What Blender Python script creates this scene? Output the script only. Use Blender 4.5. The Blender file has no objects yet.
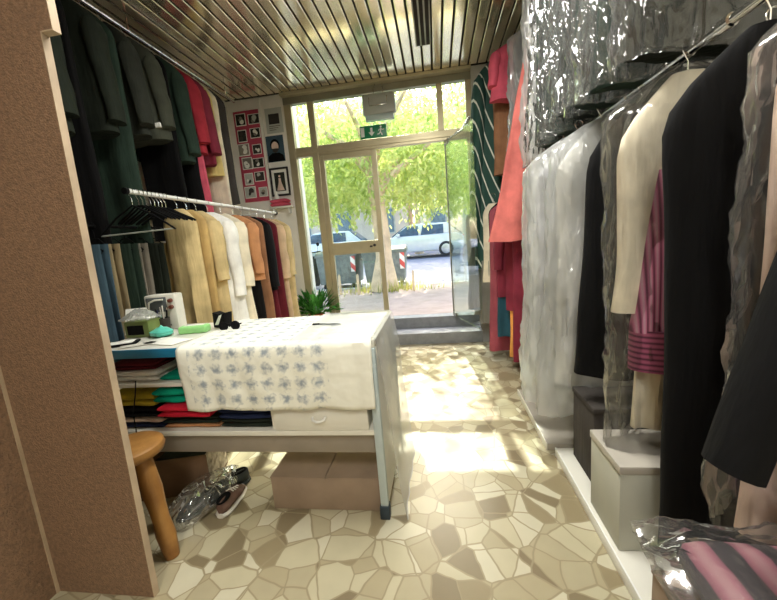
import bpy, bmesh, math, random
from mathutils import Vector, Matrix, noise
random.seed(7)
R = math.radians; PI = math.pi
sc = bpy.context.scene
COL = sc.collection

# ------------------------------------------------------------------ helpers
def V(*a): return Vector(a)
def nz(x, y, z): return noise.noise(Vector((x, y, z)))
def obj(name, bm, m, parent=None, smooth=True, label=None):
    me = bpy.data.meshes.new(name)
    bmesh.ops.recalc_face_normals(bm, faces=bm.faces)
    bm.to_mesh(me); bm.free()
    if smooth:
        for p in me.polygons: p.use_smooth = True
        try: me.set_sharp_from_angle(angle=R(42))
        except Exception: pass
    for mm in (m if isinstance(m, (list, tuple)) else [m]): me.materials.append(mm)
    o = bpy.data.objects.new(name, me); COL.objects.link(o)
    if parent is not None: o.parent = parent
    if label: o['label'] = label
    return o
def tag(o, label, cat, group=None):
    o['label'] = label; o['category'] = cat
    if group: o['group'] = group
    return o
def thing(name, label, cat, loc=(0, 0, 0), rot=0, group=None):
    o = bpy.data.objects.new(name, None); COL.objects.link(o)
    o.empty_display_size = .05
    o.location = loc; o.rotation_euler = (0, 0, rot)
    return tag(o, label, cat, group)
def struct(name, bm, m, parent=None, smooth=False):
    o = obj(name, bm, m, parent, smooth)
    if parent is None: o['kind'] = 'structure'
    return o
def B(): return bmesh.new()
def box(bm, x0, x1, y0, y1, z0, z1, bev=0, mi=0, seg=2):
    t = bmesh.new()
    vs = [t.verts.new((x, y, z)) for z in (z0, z1) for y in (y0, y1) for x in (x0, x1)]
    for f in ((0, 1, 3, 2), (4, 6, 7, 5), (0, 4, 5, 1), (2, 3, 7, 6), (0, 2, 6, 4), (1, 5, 7, 3)):
        t.faces.new([vs[i] for i in f])
    bmesh.ops.recalc_face_normals(t, faces=t.faces)
    if bev: bmesh.ops.bevel(t, geom=t.edges[:], offset=bev, segments=seg, affect='EDGES', profile=.5)
    join(bm, t, mi=mi)
    return bm
def join(bm, t, mat=None, mi=None):
    mp = {}
    for v in t.verts: mp[v] = bm.verts.new((mat @ v.co) if mat else v.co)
    for f in t.faces:
        try:
            g = bm.faces.new([mp[v] for v in f.verts]); g.material_index = f.material_index if mi is None else mi
        except ValueError: pass
    t.free()
def loft(bm, rings, closed=True, cap0=True, cap1=True, mi=0):
    rv = [[bm.verts.new(p) for p in r] for r in rings]
    n = len(rings[0]); m = n if closed else n - 1
    for a, b in zip(rv[:-1], rv[1:]):
        for i in range(m):
            f = bm.faces.new((a[i], a[(i + 1) % n], b[(i + 1) % n], b[i])); f.material_index = mi
    if closed and cap0: bm.faces.new(list(reversed(rv[0]))).material_index = mi
    if closed and cap1: bm.faces.new(rv[-1]).material_index = mi
    return bm
def tube(bm, pts, rad, n=10, flat=1.0, mi=0):
    pts = [Vector(p) for p in pts]
    if not isinstance(rad, (list, tuple)): rad = [rad] * len(pts)
    rings = []; up = None
    for i, p in enumerate(pts):
        d = (pts[min(i + 1, len(pts) - 1)] - pts[max(i - 1, 0)]).normalized()
        if up is None:
            up = d.cross(Vector((0, 0, 1)) if abs(d.z) < .9 else Vector((1, 0, 0))).normalized()
        up = (up - d * up.dot(d)).normalized(); w = d.cross(up)
        rings.append([p + (up * math.cos(2 * PI * k / n) + w * math.sin(2 * PI * k / n) * flat) * rad[i] for k in range(n)])
    return loft(bm, rings, mi=mi)
def lathe(bm, prof, n=24, c=(0, 0, 0), axis='z', mi=0):
    rings = []
    for r, h in prof:
        ring = []
        for k in range(n):
            a = 2 * PI * k / n; u, w = max(r, 1e-4) * math.cos(a), max(r, 1e-4) * math.sin(a)
            p = (u, w, h) if axis == 'z' else ((h, u, w) if axis == 'x' else (u, h, w))
            ring.append(Vector(p) + Vector(c))
        rings.append(ring)
    return loft(bm, rings, mi=mi)
def grid(bm, fn, nu, nv, uv=None, mi=0):
    vs = [[bm.verts.new(fn(i / nu, j / nv)) for i in range(nu + 1)] for j in range(nv + 1)]
    lay = bm.loops.layers.uv.verify() if uv else None
    for j in range(nv):
        for i in range(nu):
            f = bm.faces.new((vs[j][i], vs[j][i + 1], vs[j + 1][i + 1], vs[j + 1][i])); f.material_index = mi
            if uv:
                for l, (a, b) in zip(f.loops, ((i, j), (i + 1, j), (i + 1, j + 1), (i, j + 1))): l[lay].uv = uv(a / nu, b / nv)
    return vs
def prism(bm, poly, a0, a1, axis='x', bev=0, mi=0):
    t = bmesh.new()
    def P(p, a): return (a, p[0], p[1]) if axis == 'x' else ((p[0], a, p[1]) if axis == 'y' else (p[0], p[1], a))
    A = [t.verts.new(P(p, a0)) for p in poly]; C = [t.verts.new(P(p, a1)) for p in poly]
    n = len(poly)
    t.faces.new(A); t.faces.new(list(reversed(C)))
    for i in range(n): t.faces.new((A[i], C[i], C[(i + 1) % n], A[(i + 1) % n]))
    bmesh.ops.recalc_face_normals(t, faces=t.faces)
    if bev: bmesh.ops.bevel(t, geom=t.edges[:], offset=bev, segments=2, affect='EDGES', profile=.5)
    join(bm, t, mi=mi)
    return bm

# ------------------------------------------------------------------ materials
def L2(c):  # sRGB 0-255 to linear
    return tuple(((v / 255) / 12.92 if v / 255 <= .04045 else ((v / 255 + .055) / 1.055) ** 2.4) for v in c) + (1,)
def newmat(name):
    m = bpy.data.materials.new(name); m.use_nodes = True
    nt = m.node_tree; nt.nodes.clear()
    out = nt.nodes.new('ShaderNodeOutputMaterial')
    return m, nt, out
def N(nt, t, **k):
    n = nt.nodes.new(t)
    for a, b in k.items():
        if a in n.inputs.keys() if isinstance(a, str) else False: n.inputs[a].default_value = b
        else: setattr(n, a, b)
    return n
def coords(nt, scale=(1, 1, 1), kind='Object'):
    tc = nt.nodes.new('ShaderNodeTexCoord'); mp = nt.nodes.new('ShaderNodeMapping')
    mp.inputs['Scale'].default_value = scale
    nt.links.new(tc.outputs[kind], mp.inputs['Vector'])
    return mp.outputs['Vector']
def pmat(name, rgb, rough=.6, metal=0, var=.12, vscale=6, bump=.0, bscale=(30, 30, 30), sheen=0, spec=.5, rgb2=None, trans=0):
    m, nt, out = newmat(name); L = nt.links
    p = nt.nodes.new('ShaderNodeBsdfPrincipled')
    p.inputs['Roughness'].default_value = rough; p.inputs['Metallic'].default_value = metal
    p.inputs['Specular IOR Level'].default_value = spec
    if sheen: p.inputs['Sheen Weight'].default_value = sheen
    n = nt.nodes.new('ShaderNodeTexNoise'); n.inputs['Scale'].default_value = vscale; n.inputs['Detail'].default_value = 4
    L.new(coords(nt), n.inputs['Vector'])
    mx = nt.nodes.new('ShaderNodeMix'); mx.data_type = 'RGBA'
    c = L2(rgb); c2 = L2(rgb2) if rgb2 else tuple(v * (1 - var * 2) for v in c[:3]) + (1,)
    c1 = c if rgb2 else tuple(min(1, v * (1 + var)) for v in c[:3]) + (1,)
    mx.inputs[6].default_value = c1; mx.inputs[7].default_value = c2
    rp = nt.nodes.new('ShaderNodeMapRange'); rp.inputs[1].default_value = .35; rp.inputs[2].default_value = .7
    L.new(n.outputs['Fac'], rp.inputs[0]); L.new(rp.outputs[0], mx.inputs[0])
    L.new(mx.outputs[2], p.inputs['Base Color'])
    if bump:
        b = nt.nodes.new('ShaderNodeBump'); b.inputs['Strength'].default_value = bump; b.inputs['Distance'].default_value = .02
        n2 = nt.nodes.new('ShaderNodeTexNoise'); n2.inputs['Scale'].default_value = 1; n2.inputs['Detail'].default_value = 3
        L.new(coords(nt, bscale), n2.inputs['Vector']); L.new(n2.outputs['Fac'], b.inputs['Height']); L.new(b.outputs['Normal'], p.inputs['Normal'])
    sh = p.outputs[0]
    if trans:
        tl = nt.nodes.new('ShaderNodeBsdfTranslucent'); L.new(mx.outputs[2], tl.inputs['Color'])
        ms = nt.nodes.new('ShaderNodeMixShader'); ms.inputs[0].default_value = trans
        L.new(p.outputs[0], ms.inputs[1]); L.new(tl.outputs[0], ms.inputs[2]); sh = ms.outputs[0]
    L.new(sh, out.inputs['Surface'])
    return m
def fab(name, rgb, var=.15, trans=0, rough=.85, bump=.5, sheen=.15):
    return pmat(name, rgb, rough, 0, var, 5, bump, (22, 22, 3.5), 0, .2, None, trans)
def film(name, haze=.09, refl=.24, tint=(1, 1, 1), wr=1, sc=(11, 11, 3.6), rough=.1):
    m, nt, out = newmat(name); L = nt.links
    tr = nt.nodes.new('ShaderNodeBsdfTransparent'); tr.inputs[0].default_value = tint + (1,)
    gl = nt.nodes.new('ShaderNodeBsdfGlossy'); gl.inputs['Roughness'].default_value = rough
    df = nt.nodes.new('ShaderNodeBsdfDiffuse'); df.inputs[0].default_value = (.9, .92, .9, 1)
    tl = nt.nodes.new('ShaderNodeBsdfTranslucent'); tl.inputs[0].default_value = (.9, .92, .9, 1)
    n = nt.nodes.new('ShaderNodeTexNoise'); n.inputs['Scale'].default_value = 1; n.inputs['Detail'].default_value = 5; n.inputs['Distortion'].default_value = 1.4; n.noise_type = 'RIDGED_MULTIFRACTAL'; n.normalize = True
    L.new(coords(nt, sc), n.inputs['Vector'])
    b = nt.nodes.new('ShaderNodeBump'); b.inputs['Strength'].default_value = wr; b.inputs['Distance'].default_value = .05
    L.new(n.outputs['Fac'], b.inputs['Height']); L.new(b.outputs['Normal'], gl.inputs['Normal'])
    lw = nt.nodes.new('ShaderNodeLayerWeight'); lw.inputs[0].default_value = .22; L.new(b.outputs['Normal'], lw.inputs['Normal'])
    mr = nt.nodes.new('ShaderNodeMapRange'); mr.inputs[3].default_value = refl * .3; mr.inputs[4].default_value = min(1, refl * 4)
    L.new(lw.outputs['Fresnel'], mr.inputs[0])
    m1 = nt.nodes.new('ShaderNodeMixShader'); L.new(mr.outputs[0], m1.inputs[0]); L.new(tr.outputs[0], m1.inputs[1]); L.new(gl.outputs[0], m1.inputs[2])
    md = nt.nodes.new('ShaderNodeMixShader'); md.inputs[0].default_value = .5; L.new(df.outputs[0], md.inputs[1]); L.new(tl.outputs[0], md.inputs[2])
    m2 = nt.nodes.new('ShaderNodeMixShader'); m2.inputs[0].default_value = haze; L.new(m1.outputs[0], m2.inputs[1]); L.new(md.outputs[0], m2.inputs[2])
    L.new(m2.outputs[0], out.inputs['Surface'])
    return m
def stripes(name, cols, axis, freq, rough=.8, dist=0, gain=1):
    m, nt, out = newmat(name); L = nt.links
    p = nt.nodes.new('ShaderNodeBsdfPrincipled'); p.inputs['Roughness'].default_value = rough
    w = nt.nodes.new('ShaderNodeTexWave'); w.bands_direction = axis; w.inputs['Scale'].default_value = freq; w.inputs['Distortion'].default_value = dist
    w.inputs['Detail'].default_value = 1
    L.new(coords(nt), w.inputs['Vector'])
    r = nt.nodes.new('ShaderNodeValToRGB'); r.color_ramp.interpolation = 'LINEAR'
    els = r.color_ramp.elements
    while len(els) < len(cols): els.new(.5)
    for e, (pos, c) in zip(els, cols): e.position = pos; e.color = L2(c)
    L.new(w.outputs['Fac'], r.inputs[0]); L.new(r.outputs[0], p.inputs['Base Color']); L.new(p.outputs[0], out.inputs['Surface'])
    return m

M = {}
M['board_brown'] = pmat('brown_board', (134, 106, 82), .6, 0, .14, 70, .5, (160, 160, 160))
M['brown_edge'] = pmat('pale_board_edge', (178, 158, 132), .6)
M['wall'] = pmat('painted_wall', (226, 220, 204), .8, 0, .04, 3)
M['wall_white'] = pmat('white_plaster', (236, 232, 222), .75, 0, .03, 3)
M['ceil'] = pmat('champagne_metal_strip', (246, 236, 208), .17, .8, .04, 2, .05, (2.5, .7, 1))
M['gap'] = pmat('dark_gap', (44, 38, 28), .9)
M['alu'] = pmat('champagne_aluminium', (196, 186, 154), .38, .55, .06, 4)
M['alu_grey'] = pmat('grey_aluminium', (150, 148, 132), .4, .5, .06, 4)
M['chrome'] = pmat('chrome', (225, 225, 222), .15, 1, .02)
M['white_paint'] = pmat('white_paint', (236, 236, 230), .4, 0, .02)
M['melamine'] = pmat('white_melamine', (228, 226, 214), .35, 0, .02)
M['greymel'] = pmat('grey_melamine', (176, 170, 158), .5, 0, .04)
M['taupe'] = pmat('taupe_panel', (150, 140, 126), .6, 0, .05)
M['blue_edge'] = pmat('blue_laminate_edge', (32, 128, 172), .35, 0, .04)
M['legblue'] = pmat('blue_grey_metal', (186, 200, 202), .35, .1, .04)
M['darkfoot'] = pmat('dark_plastic', (34, 48, 58), .5)
M['black'] = pmat('black_plastic', (22, 22, 22), .35)
M['carton'] = pmat('cardboard', (152, 132, 112), .8, 0, .06, 8)
M['carton_dark'] = pmat('brown_cardboard', (120, 92, 66), .8, 0, .08, 8)
M['wood'] = pmat('varnished_pine', (172, 126, 66), .45, 0, .2, 7, .1, (40, 40, 6), 0, .5, (132, 88, 42))
M['stone'] = pmat('grey_step_stone', (140, 143, 146), .55, 0, .08, 14)
M['paper'] = pmat('paper', (238, 238, 228), .8, 0, .03)
M['film'] = film('garment_film')
M['film_milky'] = film('milky_garment_film', .32, .28, (1, 1, 1), .9, (20, 20, 2.6), .12)
M['film_near'] = film('smooth_garment_film', .03, .2, (1, 1, 1), .6, (6, 6, 2.2), .12)
M['film_clear'] = film('clear_film', .07, .24)
M['film_sheet'] = film('counter_film', .32, .16, (1, 1, 1), .6, (9, 9, 9))
# fabrics
for k, c in dict(blackgreen=(34, 40, 32), charcoal=(48, 51, 44), greygreen=(68, 71, 60), black=(7, 7, 8), darkgreen=(42, 58, 48), red=(168, 50, 62), pink=(214, 92, 112),
                 crimson=(128, 46, 62), maroon=(98, 30, 40), yellow=(222, 202, 130), cream=(232, 222, 196), white=(242, 241, 234), darkgrey=(66, 62, 58), beige=(206, 184, 134),
                 tan=(190, 160, 104), khaki=(160, 144, 110), brown=(150, 108, 78), dustyblue=(66, 88, 100), grey=(140, 134, 122), navy=(34, 44, 76), coral=(214, 118, 110),
                 teal=(40, 78, 92), orange=(226, 158, 84), rose=(232, 206, 188), green=(0, 146, 116), redcloth=(196, 30, 52), mustard=(190, 168, 50), darkteal=(26, 56, 56),
                 lavender=(226, 226, 230), sandal=(206, 176, 140), orange_brown=(196, 140, 96)).items():
    M[k] = fab('fabric_' + k, c)
M['sheer_red'] = pmat('sheer_red', (196, 104, 118), .7, 0, .1, 5, .4, (22, 22, 4), 0, .3, None, .5)
M['sheer_grey'] = pmat('sheer_grey', (150, 150, 140), .7, 0, .1, 5, .4, (22, 22, 4), 0, .3, None, .5)
M['pinkstripe'] = stripes('pink_stripe', [(0, (96, 40, 62)), (.35, (164, 86, 116)), (.7, (184, 112, 138)), (1, (180, 136, 150))], 'X', 17, .7)
M['pinkband'] = stripes('pink_band', [(0, (78, 30, 50)), (.4, (134, 62, 90)), (1, (156, 78, 106))], 'Z', 14, .7)
M['rosestripe'] = stripes('rose_dark_stripe', [(0, (46, 40, 42)), (.42, (50, 42, 44)), (.5, (122, 72, 84)), (.8, (146, 94, 104)), (1, (158, 116, 120))], 'X', 3.2, .7, .4)

def m_floor():
    m, nt, out = newmat('crazy_paving_marble'); L = nt.links
    p = nt.nodes.new('ShaderNodeBsdfPrincipled'); p.inputs['Roughness'].default_value = .32
    co = coords(nt, (8.6, 8.6, 0.001))
    nn = nt.nodes.new('ShaderNodeTexNoise'); nn.inputs['Scale'].default_value = .8; nn.inputs['Detail'].default_value = 2; L.new(co, nn.inputs['Vector'])
    ad = nt.nodes.new('ShaderNodeVectorMath'); ad.operation = 'MULTIPLY_ADD'; ad.inputs[1].default_value = (.3, .3, 0)
    L.new(nn.outputs['Color'], ad.inputs[0]); L.new(co, ad.inputs[2])
    v1 = nt.nodes.new('ShaderNodeTexVoronoi'); v1.voronoi_dimensions = '2D'; v1.inputs['Scale'].default_value = 1; L.new(ad.outputs[0], v1.inputs['Vector'])
    v2 = nt.nodes.new('ShaderNodeTexVoronoi'); v2.voronoi_dimensions = '2D'; v2.feature = 'DISTANCE_TO_EDGE'; v2.inputs['Scale'].default_value = 1; L.new(ad.outputs[0], v2.inputs['Vector'])
    v3 = nt.nodes.new('ShaderNodeTexVoronoi'); v3.voronoi_dimensions = '2D'; v3.inputs['Scale'].default_value = .62; L.new(ad.outputs[0], v3.inputs['Vector'])
    v4 = nt.nodes.new('ShaderNodeTexVoronoi'); v4.voronoi_dimensions = '2D'; v4.feature = 'DISTANCE_TO_EDGE'; v4.inputs['Scale'].default_value = .62; L.new(ad.outputs[0], v4.inputs['Vector'])
    v1.inputs['Scale'].default_value = .78; v2.inputs['Scale'].default_value = .78
    cm = nt.nodes.new('ShaderNodeVectorMath'); cm.operation = 'ADD'; L.new(v1.outputs['Color'], cm.inputs[0]); L.new(v3.outputs['Color'], cm.inputs[1])
    cf = nt.nodes.new('ShaderNodeVectorMath'); cf.operation = 'FRACTION'; L.new(cm.outputs[0], cf.inputs[0])
    dm = nt.nodes.new('ShaderNodeMath'); dm.operation = 'MINIMUM'; L.new(v2.outputs['Distance'], dm.inputs[0]); L.new(v4.outputs['Distance'], dm.inputs[1])
    sp = nt.nodes.new('ShaderNodeSeparateColor'); L.new(cf.outputs[0], sp.inputs[0])
    r = nt.nodes.new('ShaderNodeValToRGB'); r.color_ramp.interpolation = 'CONSTANT'; e = r.color_ramp.elements
    tones = [(0, (170, 159, 128)), (.2, (188, 180, 150)), (.42, (146, 133, 103)), (.56, (200, 194, 168)), (.74, (174, 164, 134)), (.88, (130, 117, 90))]
    while len(e) < len(tones): e.new(.5)
    for el, (po, c) in zip(e, tones): el.position = po; el.color = L2(c)
    L.new(sp.outputs[0], r.inputs[0])
    n2 = nt.nodes.new('ShaderNodeTexNoise'); n2.inputs['Scale'].default_value = 9; n2.inputs['Detail'].default_value = 6; L.new(coords(nt), n2.inputs['Vector'])
    mv = nt.nodes.new('ShaderNodeMix'); mv.data_type = 'RGBA'; mv.blend_type = 'MULTIPLY'; mv.inputs[0].default_value = .18
    L.new(r.outputs[0], mv.inputs[6]); L.new(n2.outputs['Fac'], mv.inputs[7])
    st = nt.nodes.new('ShaderNodeMapRange'); st.inputs[1].default_value = .012; st.inputs[2].default_value = .03; L.new(dm.outputs[0], st.inputs[0])
    mg = nt.nodes.new('ShaderNodeMix'); mg.data_type = 'RGBA'; mg.inputs[6].default_value = L2((146, 134, 106)); L.new(st.outputs[0], mg.inputs[0]); L.new(mv.outputs[2], mg.inputs[7])
    L.new(mg.outputs[2], p.inputs['Base Color']); L.new(p.outputs[0], out.inputs['Surface'])
    return m
M['floor'] = m_floor()

def m_glass():
    m, nt, out = newmat('window_glass'); L = nt.links
    tr = nt.nodes.new('ShaderNodeBsdfTransparent'); tr.inputs[0].default_value = (.93, .97, .95, 1)
    gl = nt.nodes.new('ShaderNodeBsdfGlossy'); gl.inputs['Roughness'].default_value = .03
    lw = nt.nodes.new('ShaderNodeLayerWeight'); lw.inputs[0].default_value = .12
    mr = nt.nodes.new('ShaderNodeMapRange'); mr.inputs[3].default_value = .04; mr.inputs[4].default_value = .4; L.new(lw.outputs['Fresnel'], mr.inputs[0])
    ms = nt.nodes.new('ShaderNodeMixShader'); L.new(mr.outputs[0], ms.inputs[0]); L.new(tr.outputs[0], ms.inputs[1]); L.new(gl.outputs[0], ms.inputs[2])
    L.new(ms.outputs[0], out.inputs['Surface']); return m
M['glass'] = m_glass()

def m_cloth():  # white cloth, rows of small blue-grey flower motifs
    m, nt, out = newmat('flower_print_cloth'); L = nt.links
    p = nt.nodes.new('ShaderNodeBsdfPrincipled'); p.inputs['Roughness'].default_value = .85
    tc = nt.nodes.new('ShaderNodeTexCoord'); sx = nt.nodes.new('ShaderNodeSeparateXYZ'); L.new(tc.outputs['UV'], sx.inputs[0])
    def mt(op, a, b=None, c=None):
        n = nt.nodes.new('ShaderNodeMath'); n.operation = op
        for i, q in enumerate((a, b, c)):
            if q is None: continue
            if isinstance(q, (int, float)): n.inputs[i].default_value = q
            else: L.new(q, n.inputs[i])
        return n.outputs[0]
    a = mt('DIVIDE', sx.outputs[0], .088); b = mt('DIVIDE', sx.outputs[1], .078)
    fa = mt('SUBTRACT', mt('FRACT', a), .5); fb = mt('SUBTRACT', mt('FRACT', b), .5)
    d = mt('SQRT', mt('ADD', mt('MULTIPLY', fa, fa), mt('MULTIPLY', fb, fb)))
    n = nt.nodes.new('ShaderNodeTexNoise'); n.inputs['Scale'].default_value = 48; n.inputs['Detail'].default_value = 4; L.new(tc.outputs['UV'], n.inputs['Vector'])
    k = mt('SUBTRACT', mt('MULTIPLY', n.outputs['Fac'], 1.05), d)
    s = nt.nodes.new('ShaderNodeMapRange'); s.inputs[1].default_value = .1; s.inputs[2].default_value = .5; L.new(k, s.inputs[0])
    lim = mt('MULTIPLY', mt('LESS_THAN', sx.outputs[0], .80), mt('GREATER_THAN', sx.outputs[0], .06))
    fac = mt('MULTIPLY', mt('MULTIPLY', s.outputs[0], lim), .78)
    mx = nt.nodes.new('ShaderNodeMix'); mx.data_type = 'RGBA'; mx.inputs[6].default_value = L2((238, 238, 224)); mx.inputs[7].default_value = L2((112, 130, 150))
    L.new(fac, mx.inputs[0]); L.new(mx.outputs[2], p.inputs['Base Color'])
    n3 = nt.nodes.new('ShaderNodeTexNoise'); n3.inputs['Scale'].default_value = 9; L.new(tc.outputs['UV'], n3.inputs['Vector'])
    bu = nt.nodes.new('ShaderNodeBump'); bu.inputs['Strength'].default_value = .5; bu.inputs['Distance'].default_value = .02; L.new(n3.outputs['Fac'], bu.inputs['Height']); L.new(bu.outputs[0], p.inputs['Normal'])
    L.new(p.outputs[0], out.inputs['Surface']); return m
M['cloth'] = m_cloth()
def m_lines():  # dark green cloth crossed by thin curved pale lines
    m, nt, out = newmat('green_cloth_pale_lines'); L = nt.links
    p = nt.nodes.new('ShaderNodeBsdfPrincipled'); p.inputs['Roughness'].default_value = .75
    w = nt.nodes.new('ShaderNodeTexWave'); w.bands_direction = 'DIAGONAL'; w.inputs['Scale'].default_value = 2.5; w.inputs['Distortion'].default_value = 2.2; w.inputs['Detail'].default_value = .5; w.inputs['Detail Scale'].default_value = .7
    L.new(coords(nt, (2.6, 1, .85)), w.inputs['Vector'])
    r = nt.nodes.new('ShaderNodeValToRGB'); e = r.color_ramp.elements
    e[0].position = .93; e[0].color = L2((30, 70, 60)); e[1].position = .975; e[1].color = L2((224, 226, 212))
    L.new(w.outputs['Fac'], r.inputs[0]); L.new(r.outputs[0], p.inputs['Base Color']); L.new(p.outputs[0], out.inputs['Surface']); return m
M['lines'] = m_lines()
def m_leaf(name, a, b, tr=.55):
    m, nt, out = newmat(name); L = nt.links
    oi = nt.nodes.new('ShaderNodeTexNoise'); oi.inputs['Scale'].default_value = 2.3; oi.inputs['Detail'].default_value = 5; L.new(coords(nt), oi.inputs['Vector'])
    mr = nt.nodes.new('ShaderNodeMapRange'); mr.inputs[1].default_value = .35; mr.inputs[2].default_value = .65; L.new(oi.outputs['Fac'], mr.inputs[0])
    mx = nt.nodes.new('ShaderNodeMix'); mx.data_type = 'RGBA'; mx.inputs[6].default_value = L2(a); mx.inputs[7].default_value = L2(b); L.new(mr.outputs[0], mx.inputs[0])
    d = nt.nodes.new('ShaderNodeBsdfDiffuse'); t = nt.nodes.new('ShaderNodeBsdfTranslucent'); L.new(mx.outputs[2], d.inputs[0]); L.new(mx.outputs[2], t.inputs[0])
    ms = nt.nodes.new('ShaderNodeMixShader'); ms.inputs[0].default_value = tr; L.new(d.outputs[0], ms.inputs[1]); L.new(t.outputs[0], ms.inputs[2]); L.new(ms.outputs[0], out.inputs['Surface']); return m
M['leaf'] = m_leaf('tree_leaf', (224, 228, 152), (170, 192, 112))
M['leaf2'] = m_leaf('far_tree_leaf', (218, 222, 174), (182, 198, 140))
M['leaf_dark'] = m_leaf('plant_leaf', (88, 150, 66), (52, 112, 48), .3)
M['weed'] = m_leaf('weed_blade', (206, 196, 110), (150, 160, 90))
M['bark'] = pmat('pale_bark', (206, 184, 152), .9, 0, .12, 5, .4, (14, 14, 3))
M['walk'] = pmat('pink_paving', (168, 150, 140), .85, 0, .08, 5)
M['asphalt'] = pmat('pale_asphalt', (132, 132, 146), .9, 0, .05, 8)
M['kerb'] = pmat('kerb_stone', (200, 198, 194), .8)
M['facade'] = pmat('pink_render', (226, 208, 196), .9, 0, .04, 2)
M['facade2'] = pmat('cream_render', (230, 224, 206), .9, 0, .04, 2)
M['winpane'] = pmat('far_pane', (120, 140, 160), .15)
M['carpaint'] = pmat('silver_paint', (214, 218, 222), .25, .3, .02)
M['carwhite'] = pmat('white_paint_car', (226, 230, 234), .25, .1, .02)
M['carglass'] = pmat('car_glass', (72, 96, 120), .08)
M['rubber'] = pmat('rubber', (44, 44, 46), .8)
M['rim'] = pmat('alloy_rim', (190, 192, 196), .3, .6)
M['binpl'] = pmat('grey_green_bin', (112, 120, 116), .55, 0, .16, 9)
M['chevron'] = stripes('red_white_chevron', [(0, (206, 84, 80)), (.48, (206, 84, 80)), (.52, (240, 236, 230)), (1, (240, 236, 230))], 'DIAGONAL', 2.1, .5)
M['green_sign'] = pmat('exit_green', (8, 130, 84), .35, 0, .02)
M['sign_white'] = pmat('sign_white', (240, 244, 238), .35, 0, .01)
M['lamp_grey'] = pmat('lamp_grey', (186, 190, 180), .4, 0, .03)
M['lamp_lens'] = pmat('lamp_lens', (196, 214, 212), .3, 0, .03)
M['board'] = pmat('magenta_board', (186, 70, 92), .8, 0, .06, 5)
M['frame_black'] = pmat('black_frame', (34, 28, 26), .4)
M['turq'] = pmat('turquoise_wrap', (98, 206, 184), .3, 0, .08, 12, .4, (30, 30, 30))
M['mint'] = pmat('mint_box', (150, 214, 134), .4)
M['olive'] = pmat('olive_plastic', (120, 136, 76), .4)
M['machine'] = pmat('cream_plastic', (222, 220, 208), .4)
M['box_grey'] = pmat('pale_grey_board', (178, 178, 164), .6, 0, .03)
M['screen'] = pmat('grey_display', (92, 98, 100), .2)
M['knob'] = pmat('brown_knob', (112, 60, 44), .4)
M['shoe'] = pmat('brown_shoe_cloth', (104, 78, 66), .8, 0, .1, 20)
M['shoe_dark'] = pmat('dark_shoe_leather', (44, 50, 46), .5)
M['sole'] = pmat('white_sole', (220, 216, 204), .6)
M['terracotta'] = pmat('terracotta', (176, 100, 70), .8)
M['newsprint'] = pmat('printed_carton_side', (216, 204, 184), .8, 0, .2, 26, 0, (1, 1, 1), 0, .5, (120, 104, 88))

# ------------------------------------------------------------------ camera
F, VP, ROLL, H = 360.0, (437, 237), 4.7, 1.4
Yc = V(VP[0] - 388.5, VP[1] - 300, F).normalized()
hh = V(math.cos(R(ROLL)), -math.sin(R(ROLL)), 0)
Zc = Yc.cross(hh).normalized()
if Zc.y > 0: Zc = -Zc
Xc = Yc.cross(Zc)
if Xc.x < 0: Xc = -Xc
cd = bpy.data.cameras.new('camera'); cam = bpy.data.objects.new('camera', cd); COL.objects.link(cam)
cd.sensor_fit = 'HORIZONTAL'; cd.sensor_width = 36; cd.lens = F / 777 * 36; cd.clip_start = .02; cd.clip_end = 200
cam.matrix_world = Matrix(((Xc.x, -Xc.y, -Xc.z, 0), (Yc.x, -Yc.y, -Yc.z, 0), (Zc.x, -Zc.y, -Zc.z, H), (0, 0, 0, 1)))
sc.camera = cam

# ------------------------------------------------------------------ room shell
CZ = 3.42
struct('floor', box(B(), -2.75, 1.45, -2.3, 4.68, -.1, 0), M['floor'])
bm = B(); box(bm, -2.75, 1.45, -2.3, 4.98, CZ + .03, CZ + .12, mi=1)
x = -2.74
while x < 1.42:
    prism(bm, [(x, CZ + .028), (x, CZ + .004), (x + .006, CZ), (x + .084, CZ), (x + .09, CZ + .004), (x + .09, CZ + .028)], -2.25, 4.86, 'y')
    x += .108
struct('ceiling', bm, [M['ceil'], M['gap']])
struct('wall_left', box(B(), -2.87, -2.75, -2.4, 5.1, -.1, 3.55), M['wall'])
struct('wall_right', box(B(), 1.45, 1.57, -2.4, 5.1, -.1, 3.55), M['wall'])
struct('wall_back', box(B(), -2.75, 1.45, -2.42, -2.3, -.1, 3.55), M['wall'])
bm = B(); box(bm, -2.75, -1.93, 4.98, 5.16, -.1, 3.55); box(bm, .52, 1.45, 4.98, 5.16, -.1, 3.55); box(bm, -1.93, .52, 4.98, 5.16, 3.40, 3.55)
box(bm, -2.285, -2.25, 4.945, 4.98, 0, CZ)
struct('wall_front', bm, M['wall_white'])
# brown partition beside the camera: thin board, its edge pale, with a wider head
bm = B(); 
def board(x0b, x0t, x1b, x1t, y0, y1, z0, z1, mi=0):
    t = bmesh.new(); vs = [t.verts.new(p) for p in ((x0b, y0, z0), (x1b, y0, z0), (x1b, y1, z0), (x0b, y1, z0), (x0t, y0, z1), (x1t, y0, z1), (x1t, y1, z1), (x0t, y1, z1))]
    for f in ((0, 1, 2, 3), (4, 7, 6, 5), (0, 4, 5, 1), (1, 5, 6, 2), (2, 6, 7, 3), (3, 7, 4, 0)): t.faces.new([vs[i] for i in f])
    join(bm, t, mi=mi)
board(-1.74, -1.74, -1.268, -1.232, 1.14, 1.165, 0, 2.16)
board(-1.74, -1.74, -1.186, -1.183, 1.14, 1.165, 2.16, CZ)
board(-1.268, -1.232, -1.2655, -1.2295, 1.138, 1.166, 0, 2.16, 1)
board(-1.186, -1.183, -1.1835, -1.1805, 1.138, 1.166, 2.16, CZ, 1)
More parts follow.
